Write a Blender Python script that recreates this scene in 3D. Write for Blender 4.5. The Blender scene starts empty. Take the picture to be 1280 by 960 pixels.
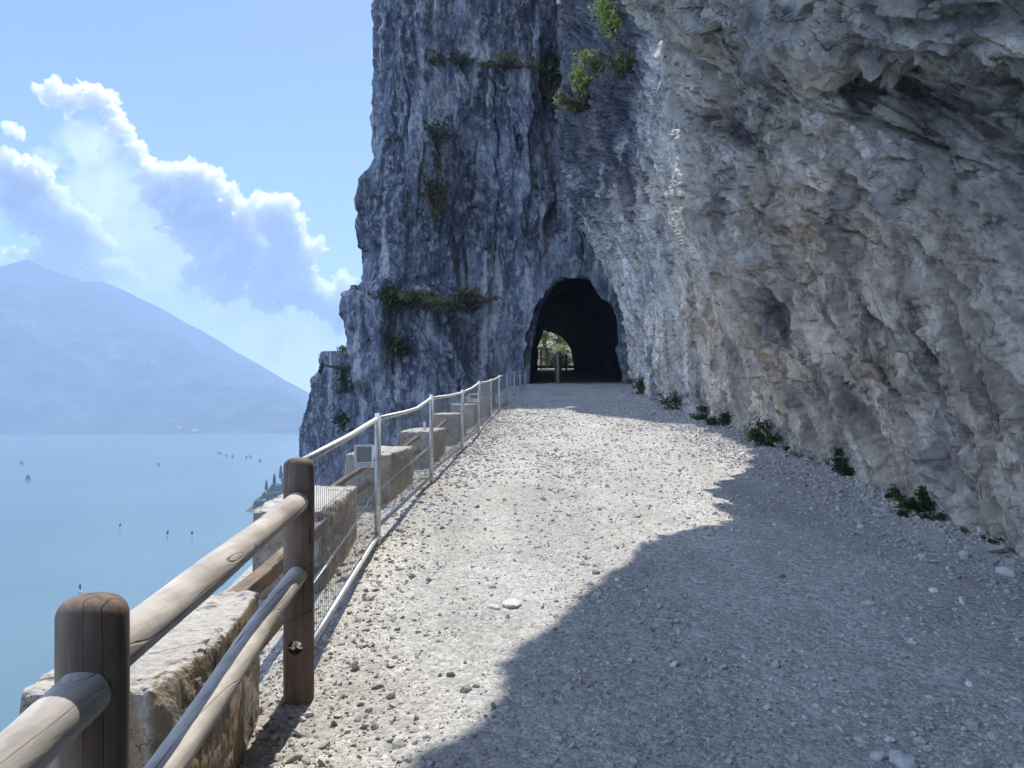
import bpy, math, random
import numpy as np
from mathutils import Vector
R = math.radians
random.seed(7)
rng = np.random.default_rng(7)
scene = bpy.context.scene
COL = scene.collection

# ------------------------------------------------------------------ camera
F_PX, HORIZON = 960.0, 510.0          # focal length in pixels of a 1280 px wide picture, eye-level row
cam_data = bpy.data.cameras.new('camera')
cam = bpy.data.objects.new('camera', cam_data)
COL.objects.link(cam)
cam.location = (0, 0, 0)
cam.rotation_euler = (R(90), 0, 0)
cam_data.sensor_width = 36.0
cam_data.lens = 27.0
cam_data.shift_y = 30.0 / 1280.0
cam_data.clip_start = 0.05
cam_data.clip_end = 60000
scene.camera = cam

# ------------------------------------------------------------------ light
SUN_EL, SUN_AZ = 58.0, 1.5             # azimuth clockwise from +y (straight ahead)
world = bpy.data.worlds.new('World')
scene.world = world
world.use_nodes = True
wn = world.node_tree
bg = wn.nodes['Background']
sky = wn.nodes.new('ShaderNodeTexSky')
sky.sky_type = 'NISHITA'
sky.sun_disc = False
sky.sun_elevation = R(SUN_EL)
sky.sun_rotation = R(SUN_AZ)
sky.altitude = 100
sky.air_density = 1.0
sky.dust_density = 0.6
sky.ozone_density = 4.5
bg.inputs['Strength'].default_value = 0.072
# unseen cloud glow added behind the photographer to fill shade (procedural, by sky direction)
_tc = wn.nodes.new('ShaderNodeTexCoord'); _sp = wn.nodes.new('ShaderNodeSeparateXYZ')
wn.links.new(_tc.outputs['Generated'], _sp.inputs[0])
_n = wn.nodes.new('ShaderNodeTexNoise'); _n.inputs['Scale'].default_value = 2.2; _n.inputs['Detail'].default_value = 7
wn.links.new(_tc.outputs['Generated'], _n.inputs['Vector'])
_a = wn.nodes.new('ShaderNodeMath'); _a.operation = 'MULTIPLY_ADD'
_d = wn.nodes.new('ShaderNodeVectorMath'); _d.operation = 'DOT_PRODUCT'
wn.links.new(_tc.outputs['Generated'], _d.inputs[0]); _d.inputs[1].default_value = (-.60, -.66, .45)
wn.links.new(_d.outputs['Value'], _a.inputs[0]); _a.inputs[1].default_value = .55; wn.links.new(_n.outputs['Fac'], _a.inputs[2])
_r = wn.nodes.new('ShaderNodeMapRange'); _r.interpolation_type = 'SMOOTHSTEP'
wn.links.new(_a.outputs[0], _r.inputs[0]); _r.inputs[1].default_value = .72; _r.inputs[2].default_value = .98
_m = wn.nodes.new('ShaderNodeMix'); _m.data_type = 'RGBA'
wn.links.new(_r.outputs[0], _m.inputs[0]); wn.links.new(sky.outputs['Color'], _m.inputs[6])
_m.inputs[7].default_value = (7.1, 9.5, 15.0, 1)
wn.links.new(_m.outputs[2], bg.inputs['Color'])

sd = bpy.data.lights.new('sun', 'SUN')
sd.energy = 4.0
sd.angle = R(0.5)
sd.color = (1.0, 0.965, 0.90)
sun = bpy.data.objects.new('sun', sd)
COL.objects.link(sun)
sun.location = (0, 20, 60)
dirv = Vector((math.sin(R(SUN_AZ)) * math.cos(R(SUN_EL)), math.cos(R(SUN_AZ)) * math.cos(R(SUN_EL)), math.sin(R(SUN_EL))))
sun.rotation_euler = dirv.to_track_quat('Z', 'Y').to_euler()

vs = scene.view_settings
vs.view_transform = 'Standard'
vs.look = 'None'
vs.gamma = 1.0
vs.use_curve_mapping = False
vs.exposure = 0.95
scene.cycles.use_denoising = True
scene.cycles.max_bounces = 8
scene.cycles.diffuse_bounces = 4
scene.cycles.volume_bounces = 4
scene.cycles.transparent_max_bounces = 8
scene.cycles.caustics_reflective = False
scene.cycles.caustics_refractive = False
LAKE_Z = -100.0

# ------------------------------------------------------------------ numpy noise
_perm = np.random.default_rng(3).permutation(256).astype(np.int32)
_g = np.random.default_rng(4).normal(size=(256, 3)); _g /= np.linalg.norm(_g, axis=1)[:, None]
_g = _g.astype(np.float32)
_rnd = np.random.default_rng(5).random((256, 4)).astype(np.float32)

def _h(ix, iy, iz):
    return _perm[(_perm[(_perm[ix & 255] + iy) & 255] + iz) & 255]

def perlin(P):
    P = np.asarray(P, dtype=np.float32)
    fl = np.floor(P); I = fl.astype(np.int32); f = P - fl
    u = f * f * f * (f * (f * 6 - 15) + 10)
    res = 0
    for dx in (0, 1):
        wx = u[:, 0] if dx else 1 - u[:, 0]
        for dy in (0, 1):
            wy = u[:, 1] if dy else 1 - u[:, 1]
            for dz in (0, 1):
                wz = u[:, 2] if dz else 1 - u[:, 2]
                g = _g[_h(I[:, 0] + dx, I[:, 1] + dy, I[:, 2] + dz)]
                d = g[:, 0] * (f[:, 0] - dx) + g[:, 1] * (f[:, 1] - dy) + g[:, 2] * (f[:, 2] - dz)
                res = res + wx * wy * wz * d
    return res * 1.6

def fbm(P, n=4, ridged=False, gain=0.5):
    s = 0; a = 1.0; t = 0
    for i in range(n):
        v = perlin(P * (2.03 ** i) + 17.3 * i)
        if ridged:
            v = 1 - 2 * np.abs(v)
        s = s + a * v; t += a; a *= gain
    return s / t

def facets(P, K=15.0):
    """tilted random planes per cell: broken rock faces"""
    P = np.asarray(P, dtype=np.float32)
    I0 = np.floor(P - 0.5).astype(np.int32)
    num = np.zeros(len(P), np.float32); den = np.full(len(P), 1e-12, np.float32)
    for dx in (0, 1):
        for dy in (0, 1):
            for dz in (0, 1):
                I = I0 + np.array((dx, dy, dz), np.int32)
                hh = _h(I[:, 0], I[:, 1], I[:, 2])
                r = _rnd[hh]
                C = I + 0.2 + 0.6 * r[:, :3]
                D = P - C
                w = np.exp(-K * (D * D).sum(1))
                num += w * ((D * _g[hh]).sum(1) * 1.1 + (r[:, 3] - 0.5) * 0.9)
                den += w
    val = num / den
    return val

def sstep(a, b, x):
    t = np.clip((x - a) / (b - a), 0, 1)
    return t * t * (3 - 2 * t)

def cubic(xk, fk, x):
    """Catmull-Rom through knots, fk may be (n,...)"""
    xk = np.asarray(xk, float); fk = np.asarray(fk, float)
    m = np.gradient(fk, xk, axis=0)
    x = np.clip(x, xk[0], xk[-1])
    i = np.clip(np.searchsorted(xk, x) - 1, 0, len(xk) - 2)
    h = xk[i + 1] - xk[i]; t = (x - xk[i]) / h
    sh = (-1,) + (1,) * (fk.ndim - 1)
    t = t.reshape(sh) if fk.ndim > 1 else t
    h = h.reshape(sh) if fk.ndim > 1 else h
    return ((2 * t**3 - 3 * t**2 + 1) * fk[i] + (t**3 - 2 * t**2 + t) * h * m[i]
            + (-2 * t**3 + 3 * t**2) * fk[i + 1] + (t**3 - t**2) * h * m[i + 1])

# ------------------------------------------------------------------ mesh helpers
def new_mesh(name, V, Fc, mat, parent=None, smooth=False, attrs=None):
    """V (n,3), Fc (m,3|4) arrays -> linked object"""
    V = np.asarray(V, dtype=np.float32); Fc = np.asarray(Fc, dtype=np.int32)
    me = bpy.data.meshes.new(name)
    k = Fc.shape[1]
    me.vertices.add(len(V)); me.vertices.foreach_set('co', V.ravel())
    me.loops.add(Fc.size); me.loops.foreach_set('vertex_index', Fc.ravel())
    me.polygons.add(len(Fc))
    me.polygons.foreach_set('loop_start', np.arange(0, Fc.size, k, dtype=np.int32))
    me.polygons.foreach_set('loop_total', np.full(len(Fc), k, dtype=np.int32))
    me.polygons.foreach_set('use_smooth', np.full(len(Fc), smooth, dtype=bool))
    me.update(calc_edges=True)
    if attrs:
        for an, av in attrs.items():
            at = me.attributes.new(an, 'FLOAT', 'POINT')
            at.data.foreach_set('value', np.asarray(av, dtype=np.float32).ravel())
    me.materials.append(mat)
    ob = bpy.data.objects.new(name, me)
    COL.objects.link(ob)
    if parent: ob.parent = parent
    return ob

def grid_faces(nu, nv):
    a = np.arange(nu * nv).reshape(nu, nv)
    return np.stack([a[:-1, :-1], a[1:, :-1], a[1:, 1:], a[:-1, 1:]], -1).reshape(-1, 4)

class MB:
    def __init__(s): s.v = []; s.f = []; s.n = 0
    def add(s, V, Fc):
        V = np.asarray(V, float)
        for f in Fc: s.f.append(tuple(int(i) + s.n for i in f))
        s.v.append(V); s.n += len(V)
    def box(s, c, d, rot=0.0, jitter=0):
        c = np.array(c, float); d = np.array(d, float) / 2
        V = np.array([[x, y, z] for x in (-1, 1) for y in (-1, 1) for z in (-1, 1)], float) * d
        if jitter: V += np.random.default_rng(int(abs(c[0] * 1000))).normal(0, jitter, V.shape)
        cs, sn = math.cos(rot), math.sin(rot)
        V = np.stack([V[:, 0] * cs - V[:, 1] * sn, V[:, 0] * sn + V[:, 1] * cs, V[:, 2]], 1) + c
        s.add(V, [(0, 1, 3, 2), (4, 6, 7, 5), (0, 4, 5, 1), (2, 3, 7, 6), (0, 2, 6, 4), (1, 5, 7, 3)])
    def tube(s, pts, rad, n=8, cap=True):
        pts = [np.array(p, float) for p in pts]
        if not hasattr(rad, '__len__'): rad = [rad] * len(pts)
        V = []; prev = None
        for i, p in enumerate(pts):
            t = pts[min(i + 1, len(pts) - 1)] - pts[max(i - 1, 0)]
            t = t / (np.linalg.norm(t) + 1e-9)
            if prev is None:
                a = np.array((0, 0, 1.0)) if abs(t[2]) < .9 else np.array((1.0, 0, 0))
            else: a = prev
            b = np.cross(t, a); b /= np.linalg.norm(b); a = np.cross(b, t); prev = a
            for k in range(n):
                th = 2 * math.pi * k / n
                V.append(p + rad[i] * (math.cos(th) * a + math.sin(th) * b))
        Fc = []
        for i in range(len(pts) - 1):
            for k in range(n):
                k2 = (k + 1) % n
                Fc.append((i * n + k, i * n + k2, (i + 1) * n + k2, (i + 1) * n + k))
        if cap:
            Fc.append(tuple(range(n - 1, -1, -1))); Fc.append(tuple((len(pts) - 1) * n + k for k in range(n)))
        s.add(V, Fc)
    def build(s, name, mat, parent=None, smooth=False, bevel=0):
        me = bpy.data.meshes.new(name)
        me.from_pydata(np.concatenate(s.v).tolist(), [], s.f)
        me.update()
        if smooth: me.polygons.foreach_set('use_smooth', np.ones(len(me.polygons), dtype=bool))
        me.materials.append(mat)
        ob = bpy.data.objects.new(name, me); COL.objects.link(ob)
        if parent: ob.parent = parent
        if bevel:
            m = ob.modifiers.new('bevel', 'BEVEL'); m.width = bevel; m.segments = 2; m.limit_method = 'ANGLE'
        return ob

def tag(o, label=None, cat=None, group=None, kind=None):
    if label: o['label'] = label
    if cat: o['category'] = cat
    if group: o['group'] = group
    if kind: o['kind'] = kind
    return o

def empty(name, loc=(0, 0, 0)):
    o = bpy.data.objects.new(name, None); COL.objects.link(o); o.location = loc
    o.empty_display_size = .2
    return o

def setparent(ch, par):
    """children were modelled in world coordinates"""
    ch.parent = par
    ch.matrix_parent_inverse = par.matrix_basis.inverted()

def at(px, py, d):
    return ((px - 640) / F_PX * d, d, (HORIZON - py) / F_PX * d)

# ------------------------------------------------------------------ material helpers
def mat_new(name, rough=.9, spec=.2):
    m = bpy.data.materials.new(name); m.use_nodes = True
    nt = m.node_tree; b = nt.nodes['Principled BSDF']
    b.inputs['Roughness'].default_value = rough
    b.inputs['Specular IOR Level'].default_value = spec
    return m, nt, b

def mapping(nt, scale, rot=(0, 0, 0), loc=(0, 0, 0)):
    tc = nt.nodes.new('ShaderNodeTexCoord'); mp = nt.nodes.new('ShaderNodeMapping')
    nt.links.new(tc.outputs['Object'], mp.inputs['Vector'])
    mp.inputs['Scale'].default_value = scale; mp.inputs['Rotation'].default_value = rot
    mp.inputs['Location'].default_value = loc
    return mp.outputs['Vector']

def mapping_dir(nt, scale, ang):
    """texture drawn out along a line tilted ang about x: rotate first, then scale"""
    tc = nt.nodes.new('ShaderNodeTexCoord'); mp = nt.nodes.new('ShaderNodeMapping'); mp.vector_type = 'TEXTURE'
    nt.links.new(tc.outputs['Object'], mp.inputs['Vector'])
    mp.inputs['Scale'].default_value = tuple(1 / q for q in scale); mp.inputs['Rotation'].default_value = (R(ang), 0, 0)
    return mp.outputs['Vector']

def noise(nt, vec, scale, detail=6, rough=.6, dist=0.0, typ='FBM'):
    n = nt.nodes.new('ShaderNodeTexNoise'); n.noise_type = typ
    n.inputs['Scale'].default_value = scale; n.inputs['Detail'].default_value = detail
    n.inputs['Roughness'].default_value = rough; n.inputs['Distortion'].default_value = dist
    if vec is not None: nt.links.new(vec, n.inputs['Vector'])
    return n.outputs['Fac']

def voro(nt, vec, scale, feature='F1', rnd=1.0):
    n = nt.nodes.new('ShaderNodeTexVoronoi'); n.feature = feature
    n.inputs['Scale'].default_value = scale; n.inputs['Randomness'].default_value = rnd
    if vec is not None: nt.links.new(vec, n.inputs['Vector'])
    return n

def ramp(nt, fac, stops):
    r = nt.nodes.new('ShaderNodeValToRGB'); cr = r.color_ramp
    while len(cr.elements) > len(stops): cr.elements.remove(cr.elements[-1])
    while len(cr.elements) < len(stops): cr.elements.new(1.0)
    for e, (p, c) in zip(cr.elements, stops):
        e.position = p
        e.color = (c, c, c, 1) if not hasattr(c, '__len__') else (*c, 1)
    nt.links.new(fac, r.inputs['Fac'])
    return r.outputs['Color']

def mix(nt, fac, a, b, mode='MIX'):
    m = nt.nodes.new('ShaderNodeMix'); m.data_type = 'RGBA'; m.blend_type = mode
    for i, v in ((0, fac), (6, a), (7, b)):
        if hasattr(v, 'is_linked') or hasattr(v, 'links'):
            nt.links.new(v, m.inputs[i])
        elif i == 0: m.inputs[0].default_value = v
        else: m.inputs[i].default_value = (*v, 1)
    return m.outputs[2]

def math_n(nt, op, a, b=0.0, c=None):
    m = nt.nodes.new('ShaderNodeMath'); m.operation = op
    for i, v in enumerate((a, b) if c is None else (a, b, c)):
        if hasattr(v, 'links'): nt.links.new(v, m.inputs[i])
        else: m.inputs[i].default_value = v
    return m.outputs[0]

def bump(nt, b, height, strength=.5, dist=.05, prev=None):
    n = nt.nodes.new('ShaderNodeBump'); n.inputs['Strength'].default_value = strength
    n.inputs['Distance'].default_value = dist
    nt.links.new(height, n.inputs['Height'])
    if prev is not None: nt.links.new(prev, n.inputs['Normal'])
    nt.links.new(n.outputs['Normal'], b.inputs['Normal'])
    return n.outputs['Normal']

# ------------------------------------------------------------------ materials
def rock_near_mat():
    m, nt, b = mat_new('limestone_near', .85, .25)
    L = nt.links
    diag = mapping_dir(nt, (1, .18, 1.3), 44)
    vert = mapping_dir(nt, (1.2, .18, 1.2), 75)
    obj = mapping(nt, (1, 1, 1))
    n_big = noise(nt, obj, .35, 5, .6)
    n_mid = noise(nt, diag, 1.3, 10, .68, .6)
    n_fine = noise(nt, obj, 7, 10, .72)
    n_vert = noise(nt, vert, 1.6, 8, .65, .4)
    base = ramp(nt, n_mid, [(.30, (.15, .145, .14)), (.42, (.40, .38, .35)), (.54, (.60, .575, .53)), (.70, (.78, .755, .71))])
    ton = nt.nodes.new('ShaderNodeAttribute'); ton.attribute_name = 'tone'
    tan = ramp(nt, n_vert, [(.32, (.40, .345, .28)), (.5, (.64, .575, .48)), (.7, (.80, .745, .655))])
    c = mix(nt, ramp(nt, n_big, [(.42, 0.0), (.6, 1.0)]), base, tan)
    blue = noise(nt, mapping(nt, (1, .6, .35), (0, 0, 0), (4, 9, 2)), .8, 7, .6, .5)
    c = mix(nt, ramp(nt, blue, [(.55, 0.0), (.66, .75)]), c, (.17, .175, .20))
    ochre = noise(nt, mapping(nt, (1, 1, 1), (0, 0, 0), (14, 3, 7)), .9, 8, .65)
    c = mix(nt, ramp(nt, ochre, [(.60, 0.0), (.72, .55)]), c, (.30, .19, .10))
    c = mix(nt, 1.0, c, ramp(nt, n_fine, [(.3, .62), (.5, 1.0), (.7, 1.25)]), 'MULTIPLY')
    tn = math_n(nt, 'MULTIPLY_ADD', ton.outputs['Fac'], 1.0, .56)
    c = mix(nt, 1.0, c, ramp(nt, tn, [(.22, (.38, .38, .40)), (.42, (.85, .84, .83)), (.6, (1.05, 1.04, 1.02)), (.8, (1.3, 1.29, 1.26))]), 'MULTIPLY')
    pl_ = nt.nodes.new('ShaderNodeAttribute'); pl_.attribute_name = 'pale'
    c = mix(nt, math_n(nt, 'MULTIPLY', pl_.outputs['Fac'], .7), c, (.66, .64, .60))
    at_ = nt.nodes.new('ShaderNodeAttribute'); at_.attribute_name = 'tan'
    c = mix(nt, math_n(nt, 'MULTIPLY', at_.outputs['Fac'], .55), c, mix(nt, 1.0, c, (1.25, 1.10, .92), 'MULTIPLY'))
    as_ = nt.nodes.new('ShaderNodeAttribute'); as_.attribute_name = 'dark_tone'
    c = mix(nt, math_n(nt, 'MULTIPLY', as_.outputs['Fac'], .95), c, mix(nt, 1.0, c, (.20, .215, .29), 'MULTIPLY'))  # darker on the upper buttress and overhang, plus random dark streaks
    cr = voro(nt, mapping_dir(nt, (1.2, .3, 1.5), 45), 1.4, 'DISTANCE_TO_EDGE')
    nd = noise(nt, obj, 3.2, 6, .7)
    mp = nt.nodes.new('ShaderNodeVectorMath'); mp.operation = 'MULTIPLY_ADD'
    L.new(cr.inputs['Vector'].links[0].from_socket, mp.inputs[2])
    cmb = nt.nodes.new('ShaderNodeCombineXYZ')
    for i in range(3): L.new(nd, cmb.inputs[i])
    L.new(cmb.outputs[0], mp.inputs[0]); mp.inputs[1].default_value = (.4, .15, .4)
    L.new(mp.outputs[0], cr.inputs['Vector'])
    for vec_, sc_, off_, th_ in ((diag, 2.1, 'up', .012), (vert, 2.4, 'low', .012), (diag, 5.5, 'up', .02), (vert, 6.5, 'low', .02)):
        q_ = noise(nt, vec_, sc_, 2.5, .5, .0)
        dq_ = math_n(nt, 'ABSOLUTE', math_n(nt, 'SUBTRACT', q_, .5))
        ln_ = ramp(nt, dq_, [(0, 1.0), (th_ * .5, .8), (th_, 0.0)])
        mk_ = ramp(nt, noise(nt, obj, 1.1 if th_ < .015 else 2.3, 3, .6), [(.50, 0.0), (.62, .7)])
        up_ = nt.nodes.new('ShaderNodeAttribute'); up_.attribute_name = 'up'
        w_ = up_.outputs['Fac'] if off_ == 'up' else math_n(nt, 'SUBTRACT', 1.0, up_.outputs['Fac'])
        c = mix(nt, math_n(nt, 'MULTIPLY', math_n(nt, 'MULTIPLY', ln_, mk_), w_), c, (.045, .042, .042))  # crack shadow painted into the colour as dark lines, part lichen and dirt
    crack = ramp(nt, cr.outputs['Distance'], [(.0, .35), (.02, .75), (.045, 1.0)])
    c = mix(nt, .65, c, mix(nt, 1.0, c, crack, 'MULTIPLY'))
    L.new(c, b.inputs['Base Color'])
    p = bump(nt, b, noise(nt, diag, 3.2, 12, .78, .1), .9, .14)
    p = bump(nt, b, noise(nt, vert, 6, 10, .76, .1), .9, .07, p)
    p = bump(nt, b, noise(nt, obj, 11, 8, .75, 0, 'RIDGED_MULTIFRACTAL'), .35, .03, p)
    bump(nt, b, noise(nt, obj, 28, 6, .7), .7, .015, p)
    return m

def rock_far_mat():
    m, nt, b = mat_new('limestone_far', .9, .2)
    L = nt.links
    vert = mapping(nt, (1, 1, .07))
    obj = mapping(nt, (1, 1, 1))
    n1 = noise(nt, mapping(nt, (1, 1, .45)), .5, 9, .66, .1)
    c = ramp(nt, n1, [(.32, (.05, .06, .085)), (.5, (.115, .13, .175)), (.60, (.22, .24, .29)), (.72, (.46, .475, .50))])
    st = noise(nt, vert, .9, 9, .7, .0)
    c = mix(nt, ramp(nt, st, [(.545, 0.0), (.61, .85)]), c, (.47, .475, .47))
    st2 = noise(nt, mapping(nt, (1, 1, .12), (0, 0, 0), (7, 5, 1)), 1.2, 8, .65, .0)
    c = mix(nt, ramp(nt, st2, [(.52, 0.0), (.60, .85)]), c, (.045, .05, .07))
    low = noise(nt, mapping(nt, (1, 1, .6), (0, 0, 0), (3, 1, 8)), 2.8, 9, .75)
    c = mix(nt, ramp(nt, low, [(.5, 0.0), (.6, .7)]), c, (.40, .40, .39))
    moss = noise(nt, mapping(nt, (1, 1, 1.3), (0, 0, 0), (1, 7, 4)), .45, 8, .7)
    c = mix(nt, ramp(nt, moss, [(.60, 0.0), (.68, .55)]), c, (.05, .065, .03))
    och = noise(nt, mapping(nt, (1, 1, .3), (0, 0, 0), (9, 4, 2)), .7, 8, .7)
    c = mix(nt, ramp(nt, och, [(.60, 0.0), (.68, .5)]), c, (.30, .24, .18))
    holes = voro(nt, obj, 1.1)
    c = mix(nt, ramp(nt, holes.outputs['Distance'], [(.045, .9), (.07, 0.0)]), c, (.03, .03, .035))
    c = mix(nt, 1.0, c, ramp(nt, noise(nt, obj, 5, 9, .75), [(.3, .5), (.5, 1.0), (.7, 1.35)]), 'MULTIPLY')
    L.new(c, b.inputs['Base Color'])
    p = bump(nt, b, noise(nt, mapping(nt, (1, 1, .4)), 1.6, 12, .75, .2), .7, .22)
    bump(nt, b, noise(nt, obj, 6, 8, .72), .8, .08, p)
    return m

def gravel_mat():
    m, nt, b = mat_new('gravel_ground', .95, .15)
    obj = mapping(nt, (1, 1, 1))
    fine = voro(nt, obj, 62)
    mid = voro(nt, obj, 24)
    n = noise(nt, obj, .6, 6, .6)
    c = ramp(nt, n, [(.35, (.38, .36, .325)), (.65, (.48, .46, .42))])
    c = mix(nt, .8, c, ramp(nt, fine.outputs['Color'], [(.0, .55), (.5, .95), (1.0, 1.35)]), 'MULTIPLY')
    c = mix(nt, .7, c, ramp(nt, mid.outputs['Color'], [(.1, .7), (.6, 1.0), (1.0, 1.25)]), 'MULTIPLY')
    c = mix(nt, 1.0, c, ramp(nt, noise(nt, obj, 130, 3, .7), [(.3, .8), (.7, 1.15)]), 'MULTIPLY')
    nt.links.new(c, b.inputs['Base Color'])
    lo = noise(nt, mapping(nt, (1, .25, 1)), 1.3, 5, .6)
    c = mix(nt, 1.0, c, ramp(nt, lo, [(.35, .86), (.65, 1.1)]), 'MULTIPLY')
    nt.links.new(c, b.inputs['Base Color'])
    dm = nt.nodes.new('ShaderNodeAttribute'); dm.attribute_name = 'tunnel_shade'
    c = mix(nt, dm.outputs['Fac'], c, (.055, .052, .048))   # tunnel darkness painted into the floor colour
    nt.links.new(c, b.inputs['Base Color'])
    h1 = math_n(nt, 'SUBTRACT', 1.0, fine.outputs['Distance'])
    h2 = math_n(nt, 'SUBTRACT', 1.0, mid.outputs['Distance'])
    p = bump(nt, b, h2, .5, .018)
    p = bump(nt, b, h1, .6, .008, p)
    bump(nt, b, noise(nt, obj, 9, 6, .7), .5, .04, p)
    return m

def stone_mat():
    m, nt, b = mat_new('loose_stone', .9, .2)
    a = nt.nodes.new('ShaderNodeAttribute'); a.attribute_name = 'tone'
    c = ramp(nt, a.outputs['Fac'], [(0, (.22, .205, .185)), (.25, (.34, .32, .285)), (.6, (.43, .405, .37)), (.85, (.51, .485, .445)), (1, (.64, .615, .57))])
    c = mix(nt, 1.0, c, ramp(nt, noise(nt, mapping(nt, (1, 1, 1)), 60, 4, .6), [(.3, .8), (.7, 1.15)]), 'MULTIPLY')
    nt.links.new(c, b.inputs['Base Color'])
    return m

def big_stone_mat(col):
    m, nt, b = mat_new('stone', .9, .2)
    c = mix(nt, 1.0, col, ramp(nt, noise(nt, mapping(nt, (1, 1, 1)), 22, 8, .7), [(.3, .7), (.7, 1.2)]), 'MULTIPLY')
    nt.links.new(c, b.inputs['Base Color'])
    bump(nt, b, noise(nt, mapping(nt, (1, 1, 1)), 30, 8, .7), .6, .01)
    return m

def block_mat(seed=0):
    m, nt, b = mat_new('old_parapet_stone', .92, .15)
    obj = mapping(nt, (1, 1, 1), (0, 0, 0), (seed * 3.1, seed * 1.7, 0))
    c = ramp(nt, noise(nt, obj, 2.2, 9, .68, .4), [(.3, (.24, .185, .125)), (.5, (.43, .36, .27)), (.7, (.58, .52, .44))])
    # upward faces whitish, with extra sun brightness put into the colour
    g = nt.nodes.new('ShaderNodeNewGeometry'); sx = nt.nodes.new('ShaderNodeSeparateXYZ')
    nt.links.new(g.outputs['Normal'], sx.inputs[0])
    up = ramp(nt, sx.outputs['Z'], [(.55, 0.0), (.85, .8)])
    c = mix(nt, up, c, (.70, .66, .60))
    lich = noise(nt, mapping(nt, (1, 1, 1), (0, 0, 0), (5, seed, 2)), 5, 9, .75)
    c = mix(nt, ramp(nt, lich, [(.56, 0.0), (.63, .75)]), c, (.09, .085, .075))
    ochre = noise(nt, mapping(nt, (1, 1, .7), (0, 0, 0), (2, 8 + seed, 1)), 3.0, 8, .7)
    side = math_n(nt, 'SUBTRACT', 1.0, up)
    c = mix(nt, math_n(nt, 'MULTIPLY', ramp(nt, ochre, [(.52, 0.0), (.62, .6)]), side), c, (.34, .21, .10))
    cr = voro(nt, mapping(nt, (1, 1, 1), (0, 0, 0), (seed, 0, 0)), 1.9, 'DISTANCE_TO_EDGE')
    nd = noise(nt, obj, 4, 5, .7)
    vm = nt.nodes.new('ShaderNodeVectorMath'); vm.operation = 'MULTIPLY_ADD'
    cm = nt.nodes.new('ShaderNodeCombineXYZ')
    for i in range(3): nt.links.new(nd, cm.inputs[i])
    nt.links.new(cm.outputs[0], vm.inputs[0]); vm.inputs[1].default_value = (.5, .5, .5)
    nt.links.new(cr.inputs['Vector'].links[0].from_socket, vm.inputs[2]); nt.links.new(vm.outputs[0], cr.inputs['Vector'])
    crack = ramp(nt, cr.outputs['Distance'], [(.0, .25), (.012, 1.0)])
    c = mix(nt, 1.0, c, crack, 'MULTIPLY')
    c = mix(nt, 1.0, c, ramp(nt, noise(nt, obj, 30, 6, .75), [(.3, .7), (.7, 1.25)]), 'MULTIPLY')
    nt.links.new(c, b.inputs['Base Color'])
    p = bump(nt, b, noise(nt, obj, 6, 10, .75), .9, .06)
    bump(nt, b, noise(nt, obj, 45, 5, .7), .7, .012, p)
    return m

def wood_mat(name, axis, dark, light, crackw=.02):
    m, nt, b = mat_new(name, .85, .15)
    sc = [26, 26, 26]; sc[axis] = 1.3
    v = mapping(nt, tuple(sc))
    g = noise(nt, v, 1.0, 8, .65, .6)
    c = ramp(nt, g, [(.3, dark), (.5, tuple((a + l) / 2 for a, l in zip(dark, light))), (.68, light)])
    sc2 = [12, 12, 12]; sc2[axis] = .22
    cr = noise(nt, mapping(nt, tuple(sc2), (0, 0, 0), (3, 5, 1)), 1.0, 1.5, .4, .0)
    d = math_n(nt, 'ABSOLUTE', math_n(nt, 'SUBTRACT', cr, .5))
    cm_ = ramp(nt, noise(nt, mapping(nt, (1, 1, 1), (0, 0, 0), (8, 3, 6)), 6, 2, .5), [(.48, 0.0), (.55, 1.0)])
    c = mix(nt, math_n(nt, 'MULTIPLY', cm_, ramp(nt, d, [(.0, .85), (crackw * .5, .5), (crackw, 0.0)])), c, (.025, .02, .017))
    sc3 = [5, 5, 5]; sc3[axis] = 2.5
    kn = voro(nt, mapping(nt, tuple(sc3)), 1.0)
    c = mix(nt, ramp(nt, kn.outputs['Distance'], [(.02, .7), (.07, 0.0)]), c, (.06, .04, .028))
    st = noise(nt, mapping(nt, (1, 1, 1)), 4, 6, .6)
    c = mix(nt, 1.0, c, ramp(nt, st, [(.3, .7), (.7, 1.2)]), 'MULTIPLY')
    nt.links.new(c, b.inputs['Base Color'])
    p = bump(nt, b, g, .5, .004)
    bump(nt, b, ramp(nt, d, [(.0, 0.0), (crackw, 1.0)]), .6, .006, p)
    return m

def metal_mat(name, col, rough=.45, metallic=.75):
    m, nt, b = mat_new(name, rough, .5)
    b.inputs['Metallic'].default_value = metallic
    n = noise(nt, mapping(nt, (1, 1, 1)), 14, 7, .7)
    c = mix(nt, 1.0, col, ramp(nt, n, [(.3, .65), (.7, 1.15)]), 'MULTIPLY')
    nt.links.new(c, b.inputs['Base Color'])
    nt.links.new(ramp(nt, n, [(.3, rough + .2), (.7, rough - .05)]), b.inputs['Roughness'])
    return m

def leaf_mat(name, dark, light):
    m, nt, b = mat_new(name, .6, .3)
    a = nt.nodes.new('ShaderNodeAttribute'); a.attribute_name = 'tone'
    c = ramp(nt, a.outputs['Fac'], [(0, dark), (1, light)])
    nt.links.new(c, b.inputs['Base Color'])
    tr = nt.nodes.new('ShaderNodeBsdfTranslucent'); nt.links.new(c, tr.inputs['Color'])
    mx = nt.nodes.new('ShaderNodeMixShader'); mx.inputs[0].default_value = .4
    out = nt.nodes['Material Output']
    nt.links.new(b.outputs[0], mx.inputs[1]); nt.links.new(tr.outputs[0], mx.inputs[2])
    nt.links.new(mx.outputs[0], out.inputs['Surface'])
    return m

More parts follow.
